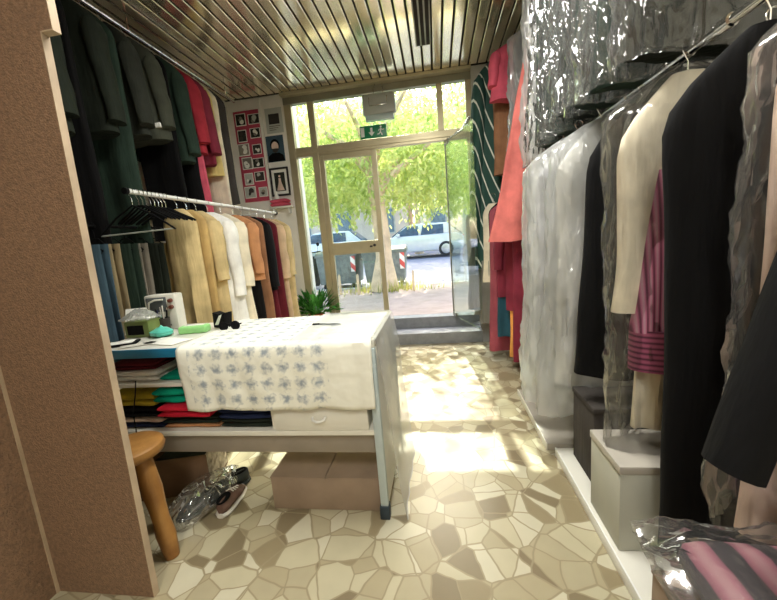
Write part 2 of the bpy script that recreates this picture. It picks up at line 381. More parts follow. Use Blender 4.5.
board(-1.232, -1.232, -1.183, -1.183, 1.138, 1.166, 2.156, 2.16, 1)
struct('wall_partition', bm, [M['board_brown'], M['brown_edge']])
bm = B(); box(bm, -1.80, -1.735, -2.3, 1.165, 0, CZ); box(bm, -1.736, -1.730, 1.128, 1.142, 0, 2.6, mi=1)
struct('wall_side', bm, [M['board_brown'], M['brown_edge']])
# steps up to the door
bm = B(); box(bm, -1.93, .52, 4.68, 5.0, -.1, .15, .006)
struct('trim_1', bm, M['stone'])
bm = B(); box(bm, -1.93, .52, 5.0, 5.2, -.1, .30, .006)
struct('trim_2', bm, M['stone'])
bm = B(); box(bm, -1.93, -.8, 4.72, 5.0, .15, .32, .006)
struct('window_sill', bm, M['stone'])
# shopfront frame
FY0, FY1 = 4.97, 5.05
def frm(name, *a, m='alu'): 
    bm = B(); box(bm, *a, .004); return struct(name, bm, M[m])
frm('trim_3', -1.935, -1.835, FY0, FY1, .30, 3.30)
frm('trim_4', -1.61, -1.52, FY0 - .005, FY1 + .005, .30, 3.30)
frm('trim_5', .095, .17, FY0, FY1, 2.745, 3.30)
frm('trim_6', .455, .525, FY0, FY1, .30, 3.30)
bm = B(); box(bm, -1.835, .455, FY0 + .003, FY1 - .003, 2.62, 2.745, .004); box(bm, -1.835, .455, FY0 - .012, FY0 + .003, 2.655, 2.70, .003); struct('trim_7', bm, M['alu'])
bm = B(); box(bm, -1.935, .525, FY0 - .01, FY1, 3.30, 3.40, .004); struct('trim_8', bm, M['alu_grey'])
bm = B(); box(bm, -1.935, .525, 4.865, 4.97, 3.385, 3.42, .004); struct('trim_9', bm, M['alu'])
bm = B(); box(bm, -2.02, -1.94, 5.16, 5.45, .3, 3.5); struct('wall_reveal', bm, M['wall_white'])
def pane(name, x0, x1, z0, z1, y=5.01):
    bm = B(); box(bm, x0, x1, y - .003, y + .003, z0, z1); return struct(name, bm, M['glass'])
pane('window_1', -1.835, -1.61, .42, 2.62); pane('window_2', -1.835, -1.61, 2.745, 3.30)
pane('window_3', -1.52, .095, 2.745, 3.30); pane('window_4', .17, .455, 2.745, 3.30); pane('window_5', .19, .455, .30, 2.62)
# closed framed leaf and open glass leaf
bm = B(); box(bm, -1.52, -1.455, 4.985, 5.035, .31, 2.62, .004); box(bm, -.805, -.735, 4.985, 5.035, .31, 2.62, .004)
box(bm, -1.455, -.805, 4.985, 5.035, .31, .43, .004); box(bm, -1.455, -.805, 4.985, 5.035, 1.26, 1.43, .004); box(bm, -1.455, -.805, 4.985, 5.035, 2.55, 2.62, .004)
d1 = struct('door_1', bm, M['alu'])
bm = B(); box(bm, -1.455, -.805, 5.007, 5.013, .43, 1.26); box(bm, -1.455, -.805, 5.007, 5.013, 1.43, 2.55); obj('glass_pane', bm, M['glass'], d1, False)
bm = B(); lathe(bm, [(.0, -.02), (.02, -.02), (.02, 0), (0, 0)], 14, (-.86, 4.985, 1.36), 'y'); box(bm, -.93, -.89, 4.975, 4.986, 1.335, 1.36, .003); obj('lock', bm, M['frame_black'], d1)
d2 = bpy.data.objects.new('door_2', None); COL.objects.link(d2); d2['kind'] = 'structure'
d2.location = (.172, 4.99, 0); d2.rotation_euler = (0, 0, math.atan2(4.12 - 4.99, .437 - .172))
bm = B(); box(bm, 0, .9, -.005, .005, .315, 2.60); obj('glass_pane', bm, M['glass'], d2, False)
bm = B(); box(bm, -.012, .004, -.008, .008, .31, 2.62); box(bm, -.01, .12, -.012, .012, .31, .36); box(bm, -.01, .12, -.012, .012, 2.56, 2.61); obj('hinge_edge', bm, M['alu_grey'], d2, False)
bm = B(); tube(bm, [(.0, .0, 2.61), (.10, .20, 2.72), (.142, .291, 2.86)], .014); obj('closer_arm', bm, M['chrome'], d2)

# ------------------------------------------------------------------ clothes
def hooky(bm):
    tube(bm, [(.021 * math.cos(a), 0, .0 + .021 * math.sin(a)) for a in [R(-30 + k * 24) for k in range(11)]] + [(0, 0, -.045), (0, 0, -.09)], .0024, 6)
def hang(o): return o
def sect(hw, ht, z, nu, seed, t, fold, nf, e=.85):
    ring = []
    for k in range(nu):
        a = 2 * PI * k / nu; c, s = math.cos(a), math.sin(a)
        x = hw * math.copysign(abs(c) ** e, c); y = ht * math.copysign(abs(s) ** e, s)
        u = x / max(hw, 1e-3)
        wv = math.sin(nf * u * 2.3 + seed * 1.7 + .8 * nz(z * 2, seed, 1)) * .5 + nz(u * 2.4, z * 1.5, seed) * .9
        y += fold * t * wv * (.75 if s > 0 else 1.0)
        x += .018 * t * nz(z * 3.1, seed + 3.3, s) * (1 if hw > .06 else 0)
        ring.append(Vector((x, y, z)))
    return ring
def body_bm(L, hw, ht, hem, seed, fold=.028, nf=3, flare=1.25, neck=.055, z0=-.085, drop=.1, skew=0, zbot=None):
    zs = z0 - drop
    rows = [(z0, neck, .032), (z0 - drop * .22, neck + (hw - neck) * .3, .045), (z0 - drop * .5, neck + (hw - neck) * .66, ht * .72), (z0 - drop * .78, hw * .93, ht * .86), (zs - .01, hw * .99, ht * .95)]
    n = 17
    for i in range(1, n + 1):
        t = i / n
        rows.append((zs - .01 - (L - .01) * t, hw * (1 + (hem - 1) * t) * (1 - .04 * math.sin(PI * t)), ht * (1 + (flare - 1) * t)))
    rings = []
    for z, w, h in rows:
        t = max(0, min(1, (zs - z) / max(L, .1)))
        r = sect(w, h, z, 38, seed, .25 + .75 * t if z < zs else .1, fold, nf)
        for p in r:
            p.x += skew * t
            if t > .98: p.z += .015 * nz(p.x * 5, p.y * 5, seed)
        rings.append(r)
    return loft(B(), rings)
def sleeve_bm(sx, hw, L, seed, r0=.085, r1=.062, splay=.04, fwd=-.02, z0=-.19, flat=.72):
    pts = []; rad = []; n = 11
    for i in range(n):
        t = i / (n - 1)
        pts.append((sx * (hw - .05 + splay * t + .012 * nz(t * 4, seed, sx)), fwd * t + .02 * nz(t * 3, seed + 5, sx) * t, z0 + .02 - L * t))
        rad.append((r0 + (r1 - r0) * t) * (1 + .09 * nz(t * 7, seed, 2 + sx)) * (.72 if i == 0 else 1))
    bm = B(); tube(bm, pts, rad, 14, flat); return bm
def cover_bm(L, hw, ht, seed, amp=.03, flare=1.1, z0=-.05, top=.02):
    nu, rows = 72, 46; rings = []
    for j in range(rows + 1):
        t = j / rows
        if t < .12:
            q = t / .12; w = top + (hw - top) * q ** .7; h = top + (ht - top) * q ** .8; z = z0 - .15 * q
        else:
            q = (t - .12) / .88; w = hw * (1 + (flare - 1) * q); h = ht * (1 + (flare - 1) * q); z = z0 - .15 - (L - .15) * q
        ring = []
        for k in range(nu):
            a = 2 * PI * k / nu; c, s = math.cos(a), math.sin(a)
            x = w * math.copysign(abs(c) ** .8, c); y = h * math.copysign(abs(s) ** .8, s)
            g = nz(x * 9 + seed, y * 9, z * 2.2) + .6 * (abs(nz(x * 20, y * 20 + seed, z * 4)) * 2 - .6) + .35 * (abs(nz(x * 34, y * 34, z * 15 + seed)) * 2 - .5)
            g *= amp * min(1, t * 8) * (.8 + .4 * t)
            ring.append(Vector((x + c * g, y + s * g, z + (.03 * nz(x * 7, y * 7, seed) if j == rows else 0))))
        rings.append(ring)
    return loft(B(), rings, cap0=False, cap1=False)
def hanger_bm(hw=.2, bar=True, wire=.0055):
    bm = B(); hooky(bm)
    pts = [(-hw, 0, -.175), (-hw * .85, 0, -.158), (-hw * .45, 0, -.118), (-.03, 0, -.086), (.03, 0, -.086), (hw * .45, 0, -.118), (hw * .85, 0, -.158), (hw, 0, -.175)]
    tube(bm, pts, wire, 8)
    if bar: tube(bm, [(-hw * .95, 0, -.172), (-hw * .9, 0, -.19), (hw * .9, 0, -.19), (hw * .95, 0, -.172)], wire * .7, 8)
    return bm
SEED = [0]
def garment(name, label, cat, pos, L, m, hw=.23, ht=.06, hem=1.05, sleeve=0, collar=None, cover=None, group=None, rot=0, fold=.026, nf=3, flare=1.25, splay=.035, skirt=None, skew=0, cflare=1.12, clen=.1, camp=.03, sr=.085, buttons=None, hem_tag=None, belt=None, sm=None, drop=.11):
    SEED[0] += 1; s = SEED[0] * 1.37
    o = thing(name, label, cat, pos, R(rot), group)
    obj('body', body_bm(L, hw, ht, hem, s, fold, nf, flare, skew=skew, drop=drop), M[m], o)
    if sleeve:
        for sx in (-1, 1): obj('sleeve', sleeve_bm(sx, hw, sleeve, s, splay=splay, r0=sr, r1=sr * .74, z0=-.09 - drop), M[sm or m], o)
    if skirt:
        sl, smat, sw = skirt
        rings = []
        for i in range(13):
            t = i / 12; z = -.17 - L + .22 - (sl + .22) * t
            rings.append(sect(hw * sw * (1 + .12 * t), ht * .7 * (1 + .3 * t), z, 34, s + 9, .4 + .6 * t, fold * .9, nf + 1))
        obj('skirt', loft(B(), rings), M[smat], o, label='longer piece hanging below the top')
    if collar:
        bm = B()
        for sx in (-1, 1):
            tube(bm, [(sx * .01, .03, -.075), (sx * .055, .0, -.075), (sx * .06, -.04, -.10), (sx * .03, -.062, -.19), (sx * .008, -ht - .004, -.30)], [.012, .016, .02, .022, .006], 8, .5)
        obj('collar', bm, M[collar], o)
    if buttons:
        for k in range(5):
            bm = B(); lathe(bm, [(0, -.004), (.008, -.004), (.008, 0), (0, 0)], 8, (0, -ht * 1.05 - .012, -.34 - .11 * k), 'y'); obj('button', bm, M[buttons], o)
    if hem_tag:
        bm = B(); box(bm, hw * .3, hw * 1.0, -ht * 1.1, ht * .4, -.18 - L - .02, -.18 - L + .014, .004); obj('lining', bm, M[hem_tag], o, label='pale lining edge')
    if belt:
        z = -.18 - L * belt[0]
        bm = B(); loft(bm, [sect(hw * 1.03, ht * 1.25, z + dz, 34, s, .6, fold, nf) for dz in (.05, .02, -.02, -.05)]); obj('belt', bm, M[belt[1]], o)
    bm = B(); hooky(bm); tube(bm, [(-.05, 0, -.096), (0, 0, -.08), (.05, 0, -.096)], .006, 8); obj('hanger', bm, M['chrome'], o)
    if cover:
        obj('plastic_cover', cover_bm(L + .15 + clen, hw + .035, ht * flare + .03, s, camp, cflare), M[cover], o)
    return o
def rail(name, label, p0, p1, r, m, supports, joints=()):
    o = thing(name, label, 'rail', p0)
    d = Vector(p1) - Vector(p0)
    bm = B(); tube(bm, [(0, 0, 0), tuple(d * .5), tuple(d)], r, 14); obj('pole', bm, M[m], o)
    for e in (0, 1):
        bm = B(); c = d * e; lathe(bm, [(0, -.012), (r * 1.35, -.012), (r * 1.35, .012), (0, .012)], 14, c, 'y'); obj('end_cap', bm, M['black'] if m != 'chrome' else M[m], o)
    for f, top in supports:
        bm = B(); c = d * f; tube(bm, [tuple(c + V(0, 0, r)), tuple(c + V(*top))], r * .55, 8); obj('support', bm, M[m], o)
    for f in joints:
        bm = B(); lathe(bm, [(r, -.03), (r * 1.35, -.025), (r * 1.35, .025), (r, .03)], 14, d * f, 'y'); obj('joint', bm, M[m], o)
    return o

# --- upper tier along the shop's left wall
XU, ZU = -2.45, 3.30
rail('hanging_rail', 'chrome clothes rail close under the ceiling, above the row of dark coats', (XU, 1.45, ZU), (XU, 4.62, ZU), .014, 'chrome', [(.05, (0, 0, .11)), (.5, (0, 0, .11)), (.95, (0, 0, .11))])
GU = 'garments on the rail under the ceiling'
U = [
 ('hanging_coat', 'long black green coat first on the ceiling rail, half behind the brown partition', 1.66, 'blackgreen', 1.55, dict(sleeve=.7)),
 ('hanging_coat', 'long dark coat second on the ceiling rail, its hem behind the empty hangers', 1.86, 'black', 1.62, dict(sleeve=.65)),
 ('hanging_jacket', 'blackish green jacket with drooping shoulders at the near end of the ceiling rail', 2.08, 'blackgreen', .80, dict(sleeve=.72, ht=.075)),
 ('hanging_coat', 'long black coat between two short dark jackets near the brown partition', 2.27, 'black', 1.58, dict(sleeve=.6)),
 ('hanging_jacket', 'dark olive jacket with broad sleeve, second short one on the ceiling rail', 2.45, 'blackgreen', .70, dict(sleeve=.66, ht=.075)),
 ('hanging_coat', 'long dark green dress coat showing under the olive jackets', 2.62, 'darkgreen', 1.55, dict(sleeve=0)),
 ('hanging_jacket', 'charcoal jacket hanging beside the grey green one with pale lining', 2.77, 'charcoal', .64, dict(sleeve=.60, ht=.07)),
 ('hanging_jacket', 'grey green jacket with pale lining showing at its hem', 2.98, 'greygreen', .62, dict(sleeve=.55, ht=.08, hem_tag='white')),
 ('hanging_coat', 'long black coat next after the grey green jacket', 3.15, 'black', 1.45, dict(sleeve=.5)),
 ('hanging_jacket', 'deep green jacket hanging just before the red blouse', 3.28, 'darkgreen', .74, dict(sleeve=.7, ht=.075)),
 ('hanging_dress', 'long black dress squeezed between green jacket and red blouse', 3.40, 'black', 1.4, dict(narrow=1)),
 ('hanging_blouse', 'red pleated blouse with a pink skirt hanging below it', 3.50, 'red', .62, dict(sleeve=.55, ht=.075, nf=6, skirt=(.75, 'pink', .8))),
 ('hanging_blouse', 'crimson blouse behind the red pleated one', 3.63, 'crimson', .70, dict(sleeve=.62, nf=5)),
 ('hanging_shirt', 'pale yellow shirt after the red blouses', 3.76, 'yellow', .78, dict(sleeve=.6, collar='cream')),
 ('hanging_dress', 'cream long dress between yellow shirt and dark coats', 3.89, 'cream', 1.20, dict(sleeve=.5)),
 ('hanging_coat', 'dark grey coat near the photo board, last on the ceiling rail', 4.04, 'darkgrey', 1.05, dict(sleeve=.62)),
]
for n, lb, y, m, L, kw in U:
    kw = dict(kw); kw.pop('narrow', 0); kw.setdefault('ht', .045)
    short = n in ('hanging_jacket', 'hanging_blouse')
    if short: kw['splay'] = .08
    else: kw['sleeve'] = 0
    garment(n, lb, n.split('_')[1], (XU, y, ZU), L, m, hw=.25 if short else .215, drop=.2, group=GU, rot=random.uniform(-7, 7), **kw)

# --- lower white rail
XL, ZL = -2.0, 1.862
rail('hanging_rail', 'white clothes rail with a free end, behind the counter', (XL, 2.20, ZL), (XL, 4.45, ZL), .016, 'white_paint', [(.985, (-.75, 0, 0))])
GH = 'empty hangers on the white rail'
for i in range(8):
    o = thing('hanging_clothes_hanger', 'empty black clothes hanger in the bunch at the near end of the white rail', 'hanger', (XL, 2.29 + i * .036, ZL), R(-9 + i * 2.0 + random.uniform(-3, 3)), GH)
    bm = B(); hooky(bm); obj('hook', bm, M['chrome'], o)
    bm = B(); hw = .215
    tube(bm, [(-hw, 0, -.19), (-hw * .85, 0, -.172), (-hw * .45, 0, -.128), (-.03, 0, -.088), (.03, 0, -.088), (hw * .45, 0, -.128), (hw * .85, 0, -.172), (hw, 0, -.19)], [.008, .009, .007, .006, .006, .007, .009, .008], 8); obj('shoulder_bar', bm, M['black'], o)
o = thing('hanging_clothes_hanger', 'wide hanger with a trouser bar, nearest on the white rail', 'hanger', (XL, 2.235, ZL), R(4), GH)
bm = B(); hooky(bm); obj('hook', bm, M['chrome'], o)
bm = B(); hw = .27
tube(bm, [(-hw, 0, -.275), (-hw * .5, 0, -.165), (0, 0, -.09), (hw * .5, 0, -.165), (hw, 0, -.265)], [.007, .007, .006, .007, .007], 8); obj('shoulder_bar', bm, M['black'], o)
bm = B(); tube(bm, [(-hw * .97, 0, -.273), (0, 0, -.268), (hw * .97, 0, -.262)], .005, 8); obj('trouser_bar', bm, M['lamp_grey'], o)
GL = 'garments on the white rail behind the counter'
LW = [
 ('hanging_skirt', 'narrow beige skirt, first garment after the empty hangers', 2.66, 'beige', 1.0, dict(ht=.05, narrow=.15)),
 ('hanging_skirt', 'tan skirt pressed between two beige garments on the white rail', 2.77, 'tan', 1.0, dict(narrow=.17)),
 ('hanging_coat', 'mustard beige coat just before the white coat', 2.89, 'beige', 1.05, dict(sleeve=.5, narrow=.19)),
 ('hanging_coat', 'white coat with small buttons, brightest on the white rail', 3.05, 'white', 1.1, dict(sleeve=.66, ht=.085, buttons='black', hem=1.1)),
 ('hanging_coat', 'second white coat behind the buttoned one', 3.25, 'cream', 1.05, dict(sleeve=.6)),
 ('hanging_blouse', 'orange brown patterned blouse with a black skirt below', 3.46, 'orange_brown', .55, dict(sleeve=.5, skirt=(.5, 'black', .85))),
 ('hanging_dress', 'light brown dress strip beside the black and maroon garments', 3.62, 'brown', 1.1, dict()),
 ('hanging_jacket', 'black jacket over a maroon skirt on the white rail', 3.79, 'black', .70, dict(sleeve=.68, skirt=(.55, 'maroon', .9))),
 ('hanging_dress', 'maroon dress following the black jacket', 3.95, 'maroon', 1.15, dict()),
 ('hanging_coat', 'sand coloured coat next to the window end of the white rail', 4.13, 'sandal', 1.15, dict(sleeve=.62)),
 ('hanging_coat', 'pale beige coat last on the white rail beside the window', 4.32, 'beige', 1.2, dict(sleeve=.6)),
]
for n, lb, y, m, L, kw in LW:
    kw = dict(kw); kw.setdefault('ht', .048); w_ = kw.pop('narrow', .215)
    garment(n, lb, n.split('_')[1], (XL, y, ZL), L, m, hw=w_, group=GL, rot=random.uniform(-6, 6), **kw)
# --- trousers and skirts on a low rail behind the empty hangers
rail('hanging_rail', 'thin dark rail low on the wall behind the empty hangers', (-2.30, 1.9, 1.66), (-2.30, 2.80, 1.66), .01, 'black', [(.04, (-.45, 0, 0)), (.96, (-.45, 0, 0))])
def trousers(label, y, m, L, hw=.13, rot=0, x=-2.30):
    o = thing('hanging_trousers', label, 'trousers', (x, y, 1.66), R(rot), 'folded trousers on the low rail'); s = y * 3
    for sx in (-1, 1):
        rings = []
        for i in range(12):
            t = i / 11; z = -.13 - L * t
            rings.append([p + V(sx * .012, sx * .022, 0) for p in sect(hw * (1 - .12 * t), .02, z, 24, s + sx, .3 + .7 * t, .02, 2)])
        obj('trouser_leg', loft(B(), rings), M[m], o)
    obj('hanger', hanger_bm(.15, True, .004), M['black'], o)
trousers('dusty blue trousers at the brown partition edge, behind the counter', 2.08, 'dustyblue', .95, .16, 8)
trousers('khaki beige trousers beside the dusty blue pair', 2.20, 'khaki', .88, .17, -8)
trousers('dark green trousers between the khaki and the grey pairs', 2.32, 'darkgreen', .9, .17, 3)
trousers('grey trousers above the green box on the counter', 2.44, 'grey', .80, .16, -5)
trousers('dark olive trousers behind the cream machine', 2.57, 'blackgreen', .9, .17, 3)
trousers('tan trousers next to the beige jackets', 2.70, 'tan', .95, .17, 0)

# --- right side: lower rail, upper rail and far rail
XR = .96
rail('hanging_rail', 'chrome clothes rail with joints above the black long coats', (XR, .55, 2.0), (XR, 2.98, 2.0), .016, 'chrome', [(.02, (.49, 0, 0)), (.5, (.49, 0, 0)), (.98, (.49, 0, 0))], (.36, .44, .62))
GR = 'garments on the chrome rail with joints'
garment('hanging_jacket', 'black jacket with a flared sleeve, nearest on the chrome rail', 'jacket', (1.10, .80, 2.0), 1.05, 'black', hw=.28, ht=.075, sleeve=.88, splay=.26, sr=.09, group=GR, rot=-3, hem=1.2, drop=.2)
garment('hanging_dress', 'pale beige dress under crinkled plastic beside the nearest black jacket', 'dress', (1.06, 1.04, 2.0), 1.2, 'rose', hw=.24, ht=.045, cover='film_near', group=GR, rot=-2, camp=.03, drop=.22)
garment('hanging_coat', 'uncovered long black coat hanging in front of the striped shirt', 'coat', (XR + .005, 1.27, 2.0), 1.46, 'black', hw=.27, ht=.06, hem=.80, group=GR, rot=2, sleeve=.0, fold=.02, drop=.26)
garment('hanging_coat', 'second long black coat directly behind the first', 'coat', (XR + .12, 1.41, 2.0), 1.25, 'black', hw=.25, ht=.04, hem=1.0, group=GR, rot=-2, fold=.02, drop=.22)
o = garment('hanging_shirt', 'cream shirt with pink striped lower part under clear plastic', 'shirt', (XR - .02, 1.57, 2.0), .62, 'cream', hw=.235, ht=.05, group=GR, rot=0, skirt=(.68, 'cream', .62), cover='film_near', clen=.85, camp=.026, cflare=1.0, drop=.26)
rings = [sect(.10 + .075 * t, .05 + .02 * t, -.42 - .62 * t, 30, 4.4, .6, .012, 5) for t in [i / 10 for i in range(11)]]
bm = loft(B(), rings)
for v in bm.verts: v.co.y -= .035; v.co.x -= .01
obj('striped_scarf', bm, M['pinkstripe'], o, label='pink striped length of cloth')
rings = [sect(.172 + .01 * math.sin(i * PI * 1.0), .078, -1.03 - .17 * i / 8, 30, 4.4, .5, .01, 3) for i in range(9)]
bm = loft(B(), rings)
for v in bm.verts: v.co.y -= .035; v.co.x -= .01
obj('striped_band', bm, M['pinkband'], o, label='pink cross striped band')
garment('hanging_jacket', 'black jacket between the striped shirt and the white plastic bags', 'jacket', (XR - .005, 1.90, 2.0), 1.02, 'black', hw=.24, ht=.06, group=GR, rot=3, hem=1.22, drop=.26)
garment('hanging_shirt', 'white shirt in a puffed plastic bag beside the black jacket', 'shirt', (XR - .06, 2.18, 2.0), 1.20, 'white', hw=.235, ht=.045, group=GR, rot=1, cover='film_milky', clen=.30, camp=.034, cflare=1.25, drop=.24)
garment('hanging_dress', 'white dress in crinkled plastic, middle of the pale bags', 'dress', (XR - .08, 2.44, 2.0), 1.35, 'lavender', hw=.25, ht=.042, group=GR, rot=-1, cover='film_milky', clen=.2, camp=.032, cflare=1.2, drop=.24)
garment('hanging_shirt', 'white shirt in plastic at the window end of the pale bags', 'shirt', (XR - .07, 2.68, 2.0), 1.2, 'white', hw=.25, ht=.042, group=GR, rot=1, cover='film_milky', clen=.3, camp=.032, cflare=1.15, drop=.24)
garment('hanging_skirt', 'pale grey skirt with a dark lower edge in plastic beside the crimson dress', 'skirt', (XR - .03, 2.88, 2.0), 1.30, 'lavender', hw=.22, ht=.045, group=GR, rot=0, cover='film', clen=.1, skirt=(.25, 'charcoal', .8))
XF, ZF = .80, 1.80
rail('hanging_rail', 'shorter chrome rail of red garments close to the door', (XF, 3.46, ZF), (XF, 4.52, ZF), .014, 'chrome', [(.04, (.65, 0, 0)), (.96, (.65, 0, 0))])
GF = 'garments on the rail close to the door'
garment('hanging_dress', 'long crimson dress, nearest on the rail close to the door', 'dress', (XF + .09, 3.54, ZF), 1.48, 'crimson', hw=.20, ht=.05, group=GF, rot=3)
garment('hanging_jacket', 'crimson jacket with orange trousers showing far below', 'jacket', (XF + .05, 3.67, ZF), .98, 'crimson', hw=.20, ht=.045, group=GF, sleeve=.0, skirt=(.52, 'orange', .8), rot=-3)
garment('hanging_jacket', 'dark red jacket over teal blue trousers', 'jacket', (XF, 3.80, ZF), .86, 'crimson', hw=.22, ht=.055, group=GF, sleeve=.6, skirt=(.45, 'teal', .95), rot=4)
garment('hanging_dress', 'sheer red dress reaching almost to the floor', 'dress', (XF - .03, 3.95, ZF), 1.48, 'sheer_red', hw=.22, ht=.06, group=GF, nf=5, hem=1.2)
garment('hanging_skirt', 'short black skirt between the red dress and the cream top', 'skirt', (XF - .08, 4.08, ZF), .75, 'black', hw=.16, ht=.05, group=GF)
garment('hanging_camisole', 'cream sleeveless top beside the glass door, below the green lined dress', 'top', (XF - .16, 4.22, ZF), .76, 'cream', hw=.12, ht=.05, hem=1.25, skirt=(.50, 'sheer_grey', 1.3), group=GF)
garment('hanging_dress', 'sheer grey dress closest to the glass door', 'dress', (XF - .18, 4.64, ZF), 1.15, 'sheer_grey', hw=.26, ht=.06, group=GF, nf=5)
# upper rail on the right
ZT = 3.30
XT = 1.0
rail('hanging_rail', 'high chrome rail under the ceiling above the plastic covered clothes', (XT, 1.0, ZT), (XT, 4.72, ZT), .014, 'chrome', [(.02, (0, 0, .11)), (.5, (0, 0, .11)), (.98, (0, 0, .11))])
GT = 'garments on the high rail over the plastic covered clothes'
garment('hanging_dress', 'long dark green dress with thin curved white lines by the door', 'dress', (XT - .27, 4.44, ZT + .03), 2.05, 'lines', hw=.22, ht=.08, group=GT, sleeve=1.75, splay=.12, sr=.12, hem=1.35, drop=.2)
garment('hanging_coat', 'coral pink flared coat with a straight hem above the red dresses', 'coat', (XT - .05, 3.42, ZT), 1.70, 'coral', hw=.11, ht=.05, group=GT, hem=2.4, sleeve=0, drop=.2, skew=-.22)
garment('hanging_blouse', 'small pink blouse high beside the coral flared coat', 'blouse', (XT - .14, 4.02, ZT), .42, 'pink', hw=.24, ht=.06, group=GT, sleeve=.3)
garment('hanging_dress', 'brown dress below the small pink blouse, mostly behind the coral coat', 'dress', (XT - .12, 4.2, ZT), 1.1, 'brown', hw=.22, ht=.05, group=GT)
hi = [(3.72, 'charcoal', 1.15, .25, 'black and white garment in a narrow plastic bag behind the coral coat', 'film_milky'),
      (3.16, 'white', 1.12, .26, 'white garment in shiny plastic on the high rail', 'film_milky'),
      (2.90, 'darkgreen', 1.06, .27, 'dark green jacket in plastic next to the shiny white one', 'film'),
      (2.64, 'darkgreen', 1.05, .27, 'dark green coat in wrinkled plastic above the pale bags', 'film'),
      (2.38, 'blackgreen', 1.02, .27, 'blackish jacket in plastic, its hem showing dark above the pale bags', 'film'),
      (2.12, 'darkgreen', 1.05, .28, 'dark green coat in plastic above the black jacket', 'film'),
      (1.86, 'darkgreen', 1.06, .28, 'dark green jacket in smooth plastic above the striped shirt', 'film'),
      (1.60, 'blackgreen', 1.06, .28, 'blackish coat in plastic, nearest on the high rail', 'film')]
for y, m, L, hw, lb, cv in hi:
    garment('hanging_coat', lb, 'coat', (XT + .03, y, ZT), L, m, hw=hw, ht=.06, group=GT, sleeve=0, cover=cv, clen=.07, camp=.035, cflare=1.1, rot=random.uniform(-4, 4), drop=.16)

# ------------------------------------------------------------------ counter
CY0, CY1 = 1.62, 2.24
c = thing('counter', 'white work counter with blue front edge, open shelves and a drawer', 'counter', (-1.05, 1.93, 0))
def cbox(name, x0, x1, y0, y1, z0, z1, m, bev=.003, parent=None, label=None):
    bm = B(); box(bm, x0 + 1.05, x1 + 1.05, y0 - 1.93, y1 - 1.93, z0, z1, bev); return obj(name, bm, M[m], parent or c, label=label)
cbox('worktop', -1.9, -.325, CY0 + .004, CY1, .905, .945, 'melamine')
cbox('edge_band', -1.9, -.42, CY0 - .004, CY0 + .004, .90, .947, 'blue_edge', .001, label='blue laminate front edge')
cbox('shelf', -1.9, -.36, CY0 + .005, CY1, .735, .755, 'melamine')
cbox('shelf', -1.9, -.36, CY0 - .01, CY1, .462, .49, 'melamine')
cbox('apron', -1.9, -.36, CY0 + .03, CY0 + .05, .345, .462, 'taupe')
cbox('back_panel', -1.9, -.36, CY1 - .02, CY1, .43, .905, 'greymel')
cbox('divider', -.895, -.875, CY0 + .005, CY1 - .02, .49, .735, 'melamine')
cbox('end_panel', -.35, -.325, CY0 + .02, CY1, .06, .905, 'melamine')
cbox('leg', -.362, -.322, CY0 - .012, CY0 + .02, .07, .905, 'legblue', .004)
cbox('leg', -.32, -.305, CY1 - .05, CY1 - .02, .01, .86, 'legblue', .003)
cbox('leg', -1.9, -1.87, CY0, CY0 + .04, .0, .905, 'melamine', .003)
cbox('leg', -1.9, -1.87, CY1 - .04, CY1, .0, .905, 'melamine', .003)
cbox('foot', -.368, -.318, CY0 - .02, CY0 + .03, .0, .072, 'darkfoot', .004)
dr = cbox('drawer', -.872, -.385, CY0 - .012, CY0 + .35, .492, .615, 'melamine', .004)
bm = B(); tube(bm, [(.385, -.325, .565), (.387, -.338, .556), (.405, -.343, .548), (.43, -.343, .548), (.448, -.338, .556), (.45, -.325, .565)], .007, 8); obj('handle', bm, M['white_paint'], dr)
# cloth over the counter
def cloth():
    bm = B(); x0, x1 = -1.35, -.335
    prof = [(CY1 + .01, .80), (CY1 + .012, .93), (CY1, .952), (2.0, .953), (1.8, .953), (CY0 + .01, .952), (CY0 - .014, .940), (CY0 - .022, .9), (CY0 - .03, .8), (CY0 - .032, .7), (CY0 - .034, .622)]
    pts = [Vector((0,) + p) for p in prof]; acc = [0]
    for a, b in zip(pts[:-1], pts[1:]): acc.append(acc[-1] + (b - a).length)
    T = acc[-1]
    def at(v):
        s = v * T
        for i in range(len(acc) - 1):
            if s <= acc[i + 1] + 1e-9:
                q = (s - acc[i]) / (acc[i + 1] - acc[i]); return pts[i].lerp(pts[i + 1], q)
        return pts[-1]
    def fn(u, v):
        p = at(v); x = x0 + (x1 - x0) * u; s = v * T
        drop = max(0, min(1, (.93 - p.z) / .3)) if p.y < 2 else 0
        w = .012 * drop * math.sin(u * 17 + 1.3 * nz(u * 3, v * 3, 2)) + .006 * nz(u * 9, v * 9, 1) * drop
        lift = .004 * abs(nz(u * 7, v * 9, 5)) if drop == 0 else 0
        return (x + .01 * drop * nz(v * 6, u, 3) + (.03 * drop * (1 - u) ** 6), p.y - abs(w) - .004 * drop, p.z + lift + (drop > .95) * .012 * nz(u * 6, 0, 4))
    grid(bm, fn, 70, 60, lambda u, v: (u * (x1 - x0), v * T))
    bmesh.ops.recalc_face_normals(bm, faces=bm.faces)
    return tag(obj('tablecloth', bm, M['cloth']), 'white cloth printed with small blue flowers draped over the counter front', 'tablecloth')
t = cloth()
sm = t.modifiers.new('solidify', 'SOLIDIFY'); sm.thickness = .003; sm.offset = 1
